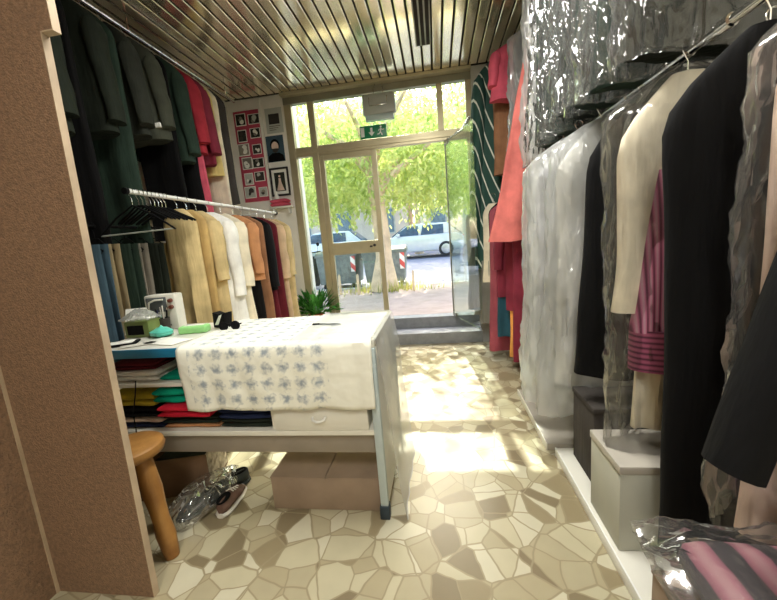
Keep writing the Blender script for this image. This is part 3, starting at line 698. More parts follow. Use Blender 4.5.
# clear plastic sheet over the counter's end
bm = B()
def sh(u, v):
    s = v * 1.42
    if s < .42: p = (-.74 + s, .962 + .006 * abs(nz(u * 6, s * 9, 3)))
    else: p = (-.315 + .028 * min(1, (s - .42) * 5) + .06 * (s - .42) ** 2, .958 - (s - .42))
    y = CY0 - .01 + (CY1 + .03 - CY0) * u - .02 * max(0, s - .42)
    return (p[0] + (.016 * nz(u * 6, s * 2.5, 7) if s > .45 else 0), y + .02 * nz(s * 3, u, 1) * (s > .42), max(.012, p[1]))
grid(bm, sh, 26, 60)
tag(obj('plastic_sheet', bm, M['film_sheet']), 'clear plastic sheet hanging over the counter end beside the aisle', 'plastic sheet')

# --- things on the counter
TZ = .947
o = thing('price_label_machine', 'cream machine with grey display and two brown knobs at the back of the counter', 'machine', (-2.02, 2.43, 0))
o.location = (-1.80, 2.12, TZ); o.rotation_euler = (0, 0, R(8))
bm = B(); box(bm, -.10, .10, -.05, .05, 0, .23, .012); obj('housing', bm, M['machine'], o)
bm = B(); box(bm, -.085, .045, -.054, -.048, .12, .215, .003); obj('display', bm, M['screen'], o)
bm = B(); tube(bm, [(-.07, -.06, .14), (-.06, -.065, .185), (-.02, -.066, .2), (.03, -.06, .2)], .006, 8); obj('display_arm', bm, M['machine'], o)
for k in range(2):
    bm = B(); lathe(bm, [(0, -.07), (.012, -.07), (.014, -.05), (0, -.05)], 12, (.074, 0, .19 - .042 * k), 'y'); obj('knob', bm, M['knob'], o)
bm = B(); tube(bm, [(.0, -.052, .03), (.0, -.075, .035), (.05, -.075, .035), (.05, -.052, .03)], .005, 8); obj('handle', bm, M['black'], o)
o = thing('pen_cup', 'dark cup of pens between green box and cream machine', 'pen cup', (-1.745, 2.02, TZ))
bm = B(); lathe(bm, [(0, 0), (.034, 0), (.038, .09), (.034, .09), (.031, .01), (0, .01)], 20); obj('cup', bm, M['darkgrey'], o)
for k in range(6):
    a = k * 1.05; bm = B(); tube(bm, [(.014 * math.cos(a), .014 * math.sin(a), .012), (.034 * math.cos(a), .034 * math.sin(a), .14 + .012 * (k % 3))], .0042, 6); obj('pen', bm, M[['black', 'chrome', 'machine', 'navy', 'black', 'chrome'][k]], o)
o = thing('card_box', 'olive green box with a dark front opening, plastic heaped on top', 'box', (-1.825, 1.935, TZ), R(2))
bm = B(); box(bm, -.075, .085, -.05, .06, 0, .10, .008); obj('housing', bm, M['olive'], o)
bm = B(); box(bm, -.055, .05, -.053, -.045, .018, .075, .002); obj('opening', bm, M['black'], o)
bm = B()
grid(bm, lambda u, v: (-.10 + .2 * u, -.06 + .13 * v, .105 + .055 * math.sin(PI * u) ** .7 * math.sin(PI * v) ** .6 + .022 * abs(nz(u * 9, v * 9, 2))), 30, 20)
tag(obj('crumpled_film', bm, M['film_milky']), 'crumpled clear plastic lying on the olive box', 'plastic'); bpy.data.objects['crumpled_film'].location = (-1.825, 1.935, TZ)
def paper(label, x, y, rot, w, d, m='paper', tilt=0, group=None, z=TZ):
    bm = B(); box(bm, -w / 2, w / 2, -d / 2, d / 2, 0, .0025, .0008); o = tag(obj('paper_sheet', bm, M[m]), label, 'paper', group); o.location = (x, y, z + .002); o.rotation_euler = (R(tilt), 0, R(rot)); return o
paper('white paper sheet leaning up behind the olive box', -1.905, 2.015, 20, .17, .17, tilt=65, z=TZ + .078)
paper('white note sheet lying flat at the blue counter edge', -1.52, 1.76, -14, .24, .13)
paper('dark grey edged leaflet lying before the olive box', -1.66, 1.71, 32, .17, .06, 'machine')
o = thing('clipboard', 'black framed clipboard with white sheet at the partition end of the counter', 'clipboard', (-1.79, 1.735, TZ), R(28))
bm = B(); box(bm, -.085, .085, -.055, .055, 0, .012, .004); obj('board', bm, M['black'], o)
bm = B(); box(bm, -.066, .066, -.04, .04, .012, .014, .001); obj('sheet', bm, M['paper'], o)
bm = B(); box(bm, -.1, -.05, -.03, .03, .013, .022, .003); obj('clip', bm, M['chrome'], o)
bm = B()
lathe(bm, [(0, 0), (.03, 0), (.05, .012), (.052, .03), (.03, .05), (.012, .055), (0, .07)], 20)
for v in bm.verts:
    v.co.x *= 1.3; v.co += V(.012 * nz(v.co.x * 30, v.co.y * 30, 1), .012 * nz(v.co.x * 30, v.co.y * 30, 4), 0)
o = tag(obj('wrapped_packet', bm, M['turq']), 'turquoise wrapped packet on the counter', 'packet'); o.location = (-1.665, 1.90, TZ)
o = thing('tissue_packet', 'light green long packet beside the turquoise one', 'packet', (-1.49, 1.955, TZ), R(10))
bm = B(); box(bm, -.085, .085, -.035, .035, 0, .045, .012, seg=3); obj('packet', bm, M['mint'], o)
bm = B(); box(bm, -.06, .06, -.012, .012, .0445, .047, .001); obj('flap', bm, M['paper'], o)
o = thing('pencil_case', 'black and white patterned case standing on the counter before the white coat', 'case', (-1.365, 2.05, TZ + .004), R(-20))
bm = B(); prism(bm, [(-.05, 0), (.05, 0), (.07, .10), (.02, .085), (-.045, .10)], -.03, .03, 'y', .006); obj('case', bm, M['black'], o)
bm = B(); prism(bm, [(-.03, .02), (.0, .02), (.045, .088), (.02, .08)], -.0335, -.029, 'y', .001); obj('stripe', bm, M['paper'], o)
o = thing('sunglasses', 'pair of black sunglasses lying folded on the flowered cloth', 'sunglasses', (-1.25, 1.94, TZ + .012), R(12))
for sx in (-1, 1):
    bm = B(); lathe(bm, [(0, -.003), (.026, -.003), (.028, 0), (.026, .003), (0, .003)], 18, (sx * .034, 0, .022), 'y'); obj('lens', bm, M['black'], o)
    bm = B(); tube(bm, [(sx * .064, 0, .03), (sx * .06, .03, .024), (-sx * .02, .045, .01)], .004, 8); obj('temple', bm, M['black'], o)
bm = B(); tube(bm, [(-.01, 0, .028), (0, -.003, .032), (.01, 0, .028)], .004, 8); obj('bridge', bm, M['black'], o)
o = thing('fountain_pen', 'dark pen lying on the cloth near the plastic covered end', 'pen', (-.66, 1.93, TZ + .016), R(-5))
bm = B(); tube(bm, [(-.075, 0, 0), (-.07, 0, 0), (-.03, 0, 0)], [.004, .008, .008], 10); obj('cap', bm, M['black'], o)
bm = B(); tube(bm, [(-.03, 0, 0), (.07, 0, -.001), (.1, 0, -.002)], [.006, .005, .002], 10); obj('barrel', bm, M['screen'], o)
# --- folded clothes on the shelves
def folded(label, x0, x1, y0, y1, z0, z1, m, layers=2, group=None, name='folded_garment'):
    bm = B(); h = (z1 - z0) / layers
    for k in range(layers):
        zc = z0 + h * (k + .5); rings = []
        for i in range(17):
            u = i / 16; x = x0 + (x1 - x0) * u; e = 1 - .55 * abs(2 * u - 1) ** 8
            ring = []
            for q in range(20):
                a = 2 * PI * q / 20; cc, ss = math.cos(a), math.sin(a)
                y = (y0 + y1) / 2 + (y1 - y0) / 2 * math.copysign(abs(cc) ** .35, cc); z = zc + h * .52 * e * math.copysign(abs(ss) ** .6, ss)
                ring.append(V(x, y + .008 * nz(x * 9, z * 30, k), max(z0 + .001, z + .004 * nz(x * 8, y * 8, k * 3))))
            rings.append(ring)
        loft(bm, rings)
    return tag(obj(name, bm, M[m]), label, 'clothing', group)
GS = 'folded clothes on the counter shelves'
S1, S2 = .491, .756
folded('white folded papers stack on the upper counter shelf', -1.86, -1.53, 1.66, 1.95, S2, S2 + .055, 'white', 2, GS)
folded('dark rose folded cloth on top of the white stack', -1.84, -1.56, 1.68, 1.95, S2 + .056, S2 + .10, 'maroon', 2, GS)
folded('small turquoise folded cloth on the upper shelf beside the white stack', -1.52, -1.38, 1.66, 1.9, S2, S2 + .03, 'green', 1, GS)
folded('black cloth bundle at the back of the upper shelf', -1.52, -1.2, 1.92, 2.18, S2, S2 + .11, 'blackgreen', 3, GS)
folded('dark blue folded trousers at the bottom by the stool', -1.86, -1.53, 1.64, 1.98, S1, S1 + .03, 'navy', 1, GS)
folded('pinkish grey folded shirt above the dark blue trousers', -1.86, -1.54, 1.64, 1.98, S1 + .031, S1 + .06, 'rose', 1, GS)
folded('black folded jumper in the stack by the stool', -1.86, -1.54, 1.64, 1.98, S1 + .061, S1 + .125, 'black', 2, GS)
folded('yellow folded cloth near the top of the stack by the stool', -1.86, -1.56, 1.64, 1.96, S1 + .126, S1 + .20, 'mustard', 2, GS)
folded('dark brown folded skirt under the red cloth', -1.525, -1.20, 1.64, 1.98, S1, S1 + .025, 'orange_brown', 1, GS)
folded('dark green folded trousers under the red cloth', -1.525, -1.20, 1.635, 1.98, S1 + .026, S1 + .075, 'blackgreen', 2, GS)
folded('bright red folded cloth on the lower shelf', -1.52, -1.22, 1.60, 1.96, S1 + .076, S1 + .145, 'redcloth', 2, GS)
folded('bright green folded cloth above the red one', -1.56, -1.37, 1.63, 1.9, S1 + .146, S1 + .225, 'green', 2, GS)
folded('dark green folded jacket beneath the navy one beside the drawer', -1.19, -.90, 1.64, 1.98, S1, S1 + .05, 'blackgreen', 2, GS)
folded('navy blue folded jacket beside the drawer', -1.19, -.90, 1.63, 1.98, S1 + .051, S1 + .115, 'navy', 2, GS)
bm = B(); tube(bm, [(-1.62, 1.612, .78), (-1.63, 1.6, .70), (-1.66, 1.597, .60), (-1.67, 1.602, .49), (-1.675, 1.598, .46)], .003, 6)
tag(obj('hanging_cable', bm, M['black']), 'thin black cord dangling down the front of the counter shelves', 'cord')

# --- under the counter
o = thing('carton', 'long closed cardboard carton on the floor under the counter', 'carton', (-.66, 1.88, 0))
bm = B(); box(bm, -.31, .29, -.22, .2, 0, .185, .004); obj('case', bm, M['carton'], o)
bm = B(); box(bm, -.312, -.004, -.222, .202, .185, .192, .002); obj('flap', bm, M['carton'], o)
bm = B(); box(bm, .004, .292, -.222, .202, .185, .192, .002); obj('flap', bm, M['carton'], o)
o = thing('open_carton', 'dark open cardboard box with printed end, behind the stool', 'carton', (-1.66, 1.88, 0), R(14))
bm = B(); box(bm, -.2, .2, -.15, .15, 0, .012); obj('base', bm, M['carton_dark'], o)
for n, a in (('side', (-.2, .2, -.15, -.142)), ('side', (-.2, .2, .142, .15)), ('side', (-.2, -.192, -.142, .142))):
    bm = B(); box(bm, a[0], a[1], a[2], a[3], .012, .24, .002); obj(n, bm, M['carton_dark'], o)
bm = B(); box(bm, .192, .2, -.142, .142, .012, .24, .002); obj('end_panel', bm, M['newsprint'], o, label='pale printed end panel')
for k, (m, z) in enumerate((('black', .06), ('darkgrey', .12), ('blackgreen', .17))):
    folded(['black rag in the bottom of the open box', 'dark grey rag in the open box', 'blackish green rag heaped in the open box'][k], -1.66 - .14, -1.66 + .14, 1.80, 1.97, z - .04, z + .03, m, 1, 'rags in the open box')
# stool
o = thing('stool', 'small round wooden stool with turned legs beside the partition', 'stool', (-1.485, 1.37, 0))
bm = B(); lathe(bm, [(0, .50), (.12, .50), (.138, .51), (.145, .53), (.14, .55), (.125, .56), (0, .562)], 40); obj('seat', bm, M['wood'], o)
for k, a in enumerate((-12, 108, 228)):
    a = R(a); bm = B(); d = V(math.cos(a), math.sin(a), 0)
    zs = [.51, .47, .42, .35, .26, .2, .12, .04, 0]; rr = [.03, .036, .042, .045, .038, .036, .042, .036, .03]
    tube(bm, [tuple(d * (.075 + .075 * (1 - z / .51)) + V(0, 0, z)) for z in zs], rr, 14); obj('leg', bm, M['wood'], o)
    if k == 0: pass
bm = B(); tube(bm, [tuple(V(math.cos(R(a)), math.sin(R(a)), 0) * .112 + V(0, 0, .27)) for a in (-12, 108)], .011, 10); obj('stretcher', bm, M['wood'], o)
# shoes
def shoe(label, x, y, rot, m, sole, laces, group=None, L=.27):
    o = thing('shoe', label, 'shoe', (x, y, 0), R(rot), group)
    def outline(t):
        w = .034 + .013 * math.sin(PI * min(1, t * 1.15)) + (.006 if t > .55 else 0)
        return w * (1 - max(0, (t - .86) / .14) ** 2 * .75) * (1 - max(0, (.1 - t) / .1) ** 2 * .5)
    rings = []
    for i in range(15):
        t = i / 14; w = outline(t) + .004; y_ = -L / 2 + L * t
        rings.append([V(w * math.cos(a) if abs(math.cos(a)) > .2 else w * math.cos(a), y_, .012 + .013 * math.sin(a)) for a in [2 * PI * k / 16 for k in range(16)]])
    obj('sole', loft(B(), rings), M[sole], o)
    rings = []
    for i in range(15):
        t = i / 14; w = outline(t); y_ = -L / 2 + .006 + (L - .012) * t
        hgt = .085 - .005 * t if t < .3 else (.0835 - .04 * ((t - .3) / .7) - .012 * ((t - .3) / .7) ** 4)
        if t > .93: hgt *= .8
        rings.append([V(w * math.copysign(abs(math.cos(a)) ** .8, math.cos(a)) * (1 - .35 * max(0, math.sin(a)) * (t < .4)), y_, .018 + (hgt - .018) * .5 * (1 + math.sin(a))) for a in [2 * PI * k / 20 for k in range(20)]])
    obj('upper', loft(B(), rings), M[m], o)
    bm = B(); lathe(bm, [(.0, .083), (.02, .084), (.028, .0885), (.031, .083)], 18)
    for v in bm.verts: v.co.y = v.co.y * 1.7 - .075
    obj('collar', bm, M['black'], o)
    if laces:
        for k in range(4):
            bm = B(); yy = -.01 + .024 * k; zz = .085 - .011 * k
            tube(bm, [(-.022, yy, zz - .006), (0, yy + .006, zz + .003), (.022, yy, zz - .006)], .0035, 6); obj('lace', bm, M['sole'], o)
    return o
shoe('brown cloth sneaker with white sole and laces, on the floor by the plastic bag', -1.245, 1.70, 3, 'shoe', 'sole', True, None, .25)
GSH = 'dark shoes in the plastic bag'
shoe('dark leather shoe lying uppermost in the clear bag', -1.335, 1.80, 140, 'shoe_dark', 'shoe_dark', False, GSH)
shoe('dark leather shoe nearer the stool in the clear bag', -1.40, 1.65, 150, 'shoe_dark', 'shoe_dark', False, GSH)
bm = B(); rings = []
for j in range(22):
    t = j / 21; w = (.10 + .02 * math.sin(PI * t)) * math.sin(PI * min(1, .12 + t * .9)) ** .5; h = .075 * math.sin(PI * (.1 + .82 * t)) ** .5
    rings.append([V(w * math.cos(a) + .018 * nz(a * 2, t * 8, 3) + .11 * (t - .5) * .9, -.22 + .44 * t + .015 * nz(a, t * 5, 1), max(.004, h + h * math.sin(a) + .02 * nz(math.cos(a) * 4, math.sin(a) * 4, t * 9))) for a in [2 * PI * k / 40 for k in range(40)]])
loft(bm, rings)
o = tag(obj('plastic_bag', bm, M['film_clear']), 'clear plastic bag holding dark shoes under the counter', 'bag'); o.location = (-1.385, 1.70, 0)

# ------------------------------------------------------------------ boxes and platforms on the right
def plinth(label, x0, x1, y0, y1, h, m, trim):
    o = thing('display_plinth', label, 'plinth', ((x0 + x1) / 2, (y0 + y1) / 2, 0)); w, d = (x1 - x0) / 2, (y1 - y0) / 2
    bm = B(); box(bm, -w, w, -d, d, 0, h, .003); obj('slab', bm, M[m], o)
    bm = B(); box(bm, -w - .008, -w, -d, d, 0, h + .004, .002); obj('edge_trim', bm, M[trim], o)
plinth('pale grey low plinth below the red garments', .62, 1.4, 2.22, 3.06, .045, 'greymel', 'melamine')
plinth('white low plinth with raised edge below the black coats', .655, 1.4, .9, 2.16, .055, 'melamine', 'white_paint')
o = thing('storage_box', 'white storage box standing on the plinth behind the plastic covered shirt', 'box', (.92, 1.54, .056))
bm = B(); box(bm, -.25, .25, -.13, .15, 0, .35, .004); obj('case', bm, M['box_grey'], o)
bm = B(); box(bm, -.255, .255, -.135, .155, .35, .385, .004); obj('lid', bm, M['greymel'], o, label='grey lid')
o = thing('storage_box', 'dark storage box behind the white one under the black jacket', 'box', (.98, 1.95, .056))
bm = B(); box(bm, -.25, .25, -.14, .14, 0, .40, .004); obj('case', bm, M['darkgrey'], o)
bm = B(); box(bm, -.255, .255, -.145, .145, .40, .43, .004); obj('lid', bm, M['darkgrey'], o)
o = thing('carton', 'tall plain carton under the wrapped striped bundle', 'carton', (.83, .66, 0))
bm = B(); box(bm, -.33, .5, -.3, .22, 0, .50, .004); obj('case', bm, M['carton'], o)
bm = B(); box(bm, -.332, .502, -.302, .222, .50, .507, .002); obj('flap', bm, M['carton'], o)
# wrapped bundle
o = thing('wrapped_bundle', 'folded pink and dark striped garment wrapped in clear plastic on a carton', 'bundle', (.82, .68, .508), R(-6))
bm = B(); rings = []
for i in range(25):
    u = i / 24; x = -.29 + .62 * u; e = (1 - abs(2 * u - 1) ** 6) ** .5
    rings.append([V(x, .21 * math.copysign(abs(math.cos(a)) ** .6, math.cos(a)) * (.75 + .25 * e) , .055 + .048 * max(.15, e) * math.copysign(abs(math.sin(a)) ** .7, math.sin(a)) + .01 * nz(x * 8, math.cos(a) * 3, 2)) for a in [2 * PI * k / 28 for k in range(28)]])
loft(bm, rings); obj('folded_cloth', bm, M['rosestripe'], o)
bm = B(); rings = []
for i in range(49):
    u = i / 48; x = -.36 + .76 * u; e = (1 - abs(2 * u - 1) ** 4) ** .6
    ring = []
    for k in range(56):
        a = 2 * PI * k / 56
        g = nz(x * 11, math.cos(a) * 4, math.sin(a) * 4) * .02 + abs(nz(x * 24, math.cos(a) * 8, math.sin(a) * 8)) * .022
        ring.append(V(x, (.24 + g) * math.copysign(abs(math.cos(a)) ** .7, math.cos(a)), max(.0, .062 + (.064 * max(.2, e) + g) * math.copysign(abs(math.sin(a)) ** .7, math.sin(a)))))
    rings.append(ring)
loft(bm, rings); obj('plastic_wrap', bm, M['film_near'], o)

# ------------------------------------------------------------------ pictures, sign, emergency lamp, plant
WY = 4.978
o = thing('photo_board', 'magenta board of small mounted photographs on the end wall', 'photo board', (-2.47, WY, 2.72))
bm = B(); box(bm, -.19, .19, -.018, 0, -.62, .58, .003); obj('board', bm, M['board'], o)
def photo_bm(w, h, seed, parent, x, z, y=-.018):
    rnd = random.Random(seed)
    bm = B(); box(bm, x - w / 2, x + w / 2, y - .005, y, z - h / 2, z + h / 2, .001); ph = obj('photo', bm, M['paper'], parent)
    bm = B(); box(bm, x - w * .43, x + w * .43, y - .0065, y - .0045, z - h * .43, z + h * .43); obj('picture', bm, M[rnd.choice(['darkgrey', 'charcoal', 'grey', 'lamp_grey'])], ph, False)
    for q in range(3):
        bm = B(); lathe(bm, [(0, -.002), (.3 * min(w, h) * rnd.uniform(.4, .9), -.0015), (.3 * min(w, h) * .7, 0), (0, 0)], 10, (x + rnd.uniform(-.15, .15) * w, y - .0068, z + rnd.uniform(-.2, .2) * h), 'y'); obj('figure', bm, M[rnd.choice(['paper', 'grey', 'lamp_grey', 'darkgrey'])], ph)
k = 0
for zi in range(6):
    for xi in range(2):
        k += 1
        photo_bm(.15 + .02 * (k % 3 - 1), .13 + .03 * (k % 2), k, o, -.09 + .18 * xi + .006 * ((k * 7) % 5 - 2), .46 - .19 * zi + .01 * ((k * 5) % 3 - 1))
o = thing('poster', 'grey printed notice at the top of the white pier beside the window', 'poster', (-2.09, WY, 3.13))
bm = B(); box(bm, -.12, .12, -.006, 0, -.16, .16, .001); obj('sheet', bm, M['lamp_grey'], o)
bm = B(); box(bm, -.075, .075, -.008, -.005, -.045, .085); obj('picture', bm, M['darkgrey'], o, False)
for q in range(3):
    bm = B(); box(bm, -.08, .08 - .03 * q, -.008, -.005, -.075 - .024 * q, -.065 - .024 * q); obj('text_line', bm, M['grey'], o, False)
o = thing('portrait_photo', 'portrait photograph of a bearded man in dark clothing on the white pier', 'photograph', (-2.12, WY, 2.77))
bm = B(); box(bm, -.125, .125, -.006, 0, -.17, .17, .001); obj('sheet', bm, M['dustyblue'], o)
bm = B(); prism(bm, [(-.12, -.165), (.12, -.165), (.105, -.09), (.05, -.055), (-.05, -.055), (-.105, -.09)], -.0085, -.005, 'y'); obj('shoulders', bm, M['black'], o)
bm = B(); lathe(bm, [(0, -.003), (.066, -.003), (.066, 0), (0, 0)], 24, (0, -.008, .045), 'y')
for v in bm.verts: v.co.z = .045 + (v.co.z - .045) * 1.2
obj('hair', bm, M['black'], o)
bm = B(); lathe(bm, [(0, -.003), (.05, -.003), (.05, 0), (0, 0)], 24, (0, -.011, .028), 'y')
for v in bm.verts: v.co.z = .028 + (v.co.z - .028) * 1.25
obj('face', bm, M['rose'], o)
bm = B(); prism(bm, [(-.042, .0), (.042, .0), (.034, -.04), (0, -.058), (-.034, -.04)], -.0165, -.013, 'y'); obj('beard', bm, M['darkgrey'], o)
o = thing('framed_picture', 'black framed picture of a pink dress with white mount on the pier', 'picture', (-2.11, WY, 2.33))
bm = B(); 
for a in ((-.135, .135, .165, .19), (-.135, .135, -.19, -.165), (-.135, -.112, -.165, .165), (.112, .135, -.165, .165)): box(bm, a[0], a[1], -.025, 0, a[2], a[3], .003)
obj('frame', bm, M['frame_black'], o)
bm = B(); box(bm, -.112, .112, -.010, 0, -.165, .165); obj('mount', bm, M['paper'], o, False)
bm = B(); box(bm, -.075, .075, -.013, -.009, -.125, .125); obj('picture', bm, M['charcoal'], o, False)
bm = B(); prism(bm, [(-.055, -.115), (.055, -.115), (.018, .0), (.015, .05), (-.015, .05), (-.018, .0)], -.016, -.012, 'y'); obj('dress', bm, M['rose'], o)
bm = B(); lathe(bm, [(0, -.003), (.016, -.002), (.016, 0), (0, 0)], 12, (0, -.013, .075), 'y'); obj('head', bm, M['rose'], o)
o = thing('wall_shelf', 'narrow shelf below the framed pink dress picture', 'shelf', (-2.11, WY, 1.98))
bm = B(); box(bm, -.16, .16, -.12, 0, -.012, .012, .003); obj('board', bm, M['melamine'], o)
bm = B(); box(bm, -.12, -.1, -.1, 0, -.09, -.012, .002); box(bm, .1, .12, -.1, 0, -.09, -.012, .002); obj('bracket', bm, M['white_paint'], o)
folded('dusty pink folded scarf on the narrow shelf', -2.25, -1.99, 4.865, 4.965, 1.993, 2.09, 'pink', 2)
bm = B(); lathe(bm, [(0, 0), (.03, 0), (.036, .03), (.022, .06), (.026, .08), (.018, .105), (0, .11)], 16)
o = tag(obj('figurine', bm, M['paper']), 'small white figurine with rounded head standing on the pink scarf', 'figurine'); o.location = (-2.16, 4.905, 2.092)
for sx in (-1, 1): pass
# exit sign
o = thing('exit_sign', 'green emergency exit sign with white running figure standing on the transom', 'sign', (-.745, 4.955, 2.745))
bm = B(); box(bm, -.175, .175, -.02, .02, .0, .155, .004); obj('plate', bm, M['green_sign'], o)
bm = B(); box(bm, -.162, -.115, -.0225, -.0195, .02, .135); obj('door_symbol', bm, M['sign_white'], o, False)
bm = B(); prism(bm, [(-.035, .125), (-.035, .07), (-.062, .07), (-.02, .022), (.022, .07), (-.005, .07), (-.005, .125)], -.0225, -.0195, 'y'); obj('arrow', bm, M['sign_white'], o, False)
bm = B(); lathe(bm, [(0, -.0025), (.013, -.0025), (.013, 0), (0, 0)], 14, (.105, -.0195, .125), 'y')
for pts in ([(.1, .11), (.112, .106), (.104, .06), (.088, .064)], [(.1, .104), (.078, .096), (.07, .076), (.078, .073), (.085, .09), (.1, .094)], [(.108, .104), (.13, .09), (.147, .098), (.15, .091), (.13, .079), (.11, .09)],
            [(.088, .068), (.103, .062), (.117, .045), (.122, .02), (.111, .02), (.104, .042), (.09, .055)], [(.09, .066), (.1, .058), (.078, .034), (.055, .034), (.055, .043), (.075, .044)]):
    prism(bm, pts, -.0225, -.0195, 'y')
obj('running_figure', bm, M['sign_white'], o, False)
o = thing('hanging_emergency_lamp', 'grey emergency lamp with rounded corners hung before the glass above the exit sign', 'lamp', (-.64, 4.93, 2.94))
bm = B(); box(bm, -.215, .215, -.03, .03, .07, .33, .028, seg=3); obj('housing', bm, M['lamp_grey'], o)
bm = B(); box(bm, -.185, .185, -.034, .02, .0, .075, .01, seg=2); obj('diffuser', bm, M['lamp_lens'], o)
for pts in ([(-.12, -.034, .28), (-.12, -.04, .18), (.11, -.04, .18), (.11, -.034, .28)], [(-.06, 0, .32), (-.06, 0, .40), (-.03, .0, .45)], [(.06, 0, .32), (.06, 0, .45)]):
    bm = B(); tube(bm, pts, .006, 8); obj('bracket', bm, M['chrome'], o)
# plant on the sill
o = thing('potted_plant', 'leafy green plant in a clay pot on the window sill behind the counter', 'plant', (-1.76, 4.84, .32))
bm = B(); lathe(bm, [(0, 0), (.07, 0), (.095, .13), (.105, .13), (.105, .15), (.085, .15), (.08, .12), (0, .12)], 24); obj('pot', bm, M['terracotta'], o)
bm = B(); rnd = random.Random(3)
for k in range(260):
    a = rnd.uniform(0, 2 * PI); el = rnd.uniform(.1, 1.35); r = rnd.uniform(.15, .44)
    b = V(.04 * math.cos(a), .04 * math.sin(a), .14); tip = b + V(math.cos(a) * math.cos(el), .6 * math.sin(a) * math.cos(el), math.sin(el)) * r
    d = (tip - b).normalized(); s = d.cross(V(0, 0, 1) if abs(d.z) < .95 else V(1, 0, 0)).normalized()
    c0 = b + d * r * .45; wd = rnd.uniform(.016, .03); c1 = tip; mid = c0.lerp(c1, .55) + V(0, 0, .012); c1.z -= rnd.uniform(0, .05)
    vs = [bm.verts.new(p) for p in (c0, mid + s * wd, c1, mid - s * wd)]; bm.faces.new(vs)
    t_ = [bm.verts.new(p) for p in (b - s * .002, b + s * .002, c0 + s * .002, c0 - s * .002)]; bm.faces.new(t_)
obj('foliage', bm, M['leaf_dark'], o, False)
# unseen ceiling lamps added to brighten the room, and the unlit slot lamp ahead
def m_emit(name, col, s):
    m, nt, out = newmat(name); e = nt.nodes.new('ShaderNodeEmission'); e.inputs[0].default_value = col; e.inputs[1].default_value = s; nt.links.new(e.outputs[0], out.inputs['Surface']); return m
M['tube'] = m_emit('fill_tube_emit', (1, .95, .85, 1), 9)
def fill_lamp(x, y, w, d, power, label):
    o = thing('fill_ceiling_light', label, 'ceiling light', (x, y, CZ))
    bm = B(); box(bm, -w / 2, w / 2, -d / 2, d / 2, -.06, -.001, .004); obj('housing', bm, M['white_paint'], o)
    for k in (-1, 1):
        bm = B(); tube(bm, [(k * w * .25, -d * .46, -.08), (k * w * .25, d * .46, -.08)], .016, 12); obj('fill_tube', bm, M['tube'], o)
    ld = bpy.data.lights.new('fill_glow', 'AREA'); ld.shape = 'RECTANGLE'; ld.size = w; ld.size_y = d; ld.energy = power; ld.color = (1, .98, .92)
    l = bpy.data.objects.new('fill_glow', ld); COL.objects.link(l); l.location = (x, y, CZ - .11)
    return o
fill_lamp(-.1, -1.2, .3, 1.3, 42, 'added fill light with white twin tubes over the back of the shop')  # added out of view behind the camera as interior fill
fill_lamp(-.15, 1.75, .3, 1.3, 48, 'added fill light with white twin tubes over the aisle by the counter')  # added just above the view to lift counter, floor and plastic
o = thing('ceiling_vent', 'dark slotted fitting let into the ceiling strips', 'ceiling vent', (-.03, 3.82, CZ))
bm = B(); box(bm, -.075, .085, -.42, .42, -.012, -.001, .002); obj('frame', bm, M['alu_grey'], o)
for k in range(3):
    bm = B(); box(bm, -.062 + .05 * k, -.028 + .05 * k, -.40, .40, -.016, -.011, .001); obj('slot', bm, M['gap'], o)

# ------------------------------------------------------------------ outside
GZ = .30
struct('sidewalk', box(B(), -14, 14, 5.2, 8.7, .1, GZ), M['walk'])
bm = B(); box(bm, -14, 14, 8.7, 8.85, .1, GZ + .01, .01); struct('kerb', bm, M['kerb'])
bm = B(); prism(bm, [(8.85, .1), (8.85, GZ - .06), (18.5, .56), (30, .9), (30, .1)], -30, 30, 'x'); struct('road', bm, M['asphalt'])
def leaf_cloud(bm, rnd, cx, cy, cz, rx, ry, rz, n, size, droop=.5):
    for k in range(n):
        while True:
            p = V(rnd.uniform(-1, 1), rnd.uniform(-1, 1), rnd.uniform(-1, 1))
            if p.length < 1 and p.length > .15: break
        q = V(cx + p.x * rx, cy + p.y * ry, cz + p.z * rz)
        d = V(rnd.uniform(-1, 1), rnd.uniform(-1, 1), rnd.uniform(-1.6, .3)).normalized(); s = d.cross(V(rnd.uniform(-1, 1), rnd.uniform(-1, 1), rnd.uniform(-1, 1))).normalized()
        L = size * rnd.uniform(.7, 1.3); w = L * .2
        bm.faces.new([bm.verts.new(v) for v in (q, q + d * L * .5 + s * w, q + d * L, q + d * L * .5 - s * w)])
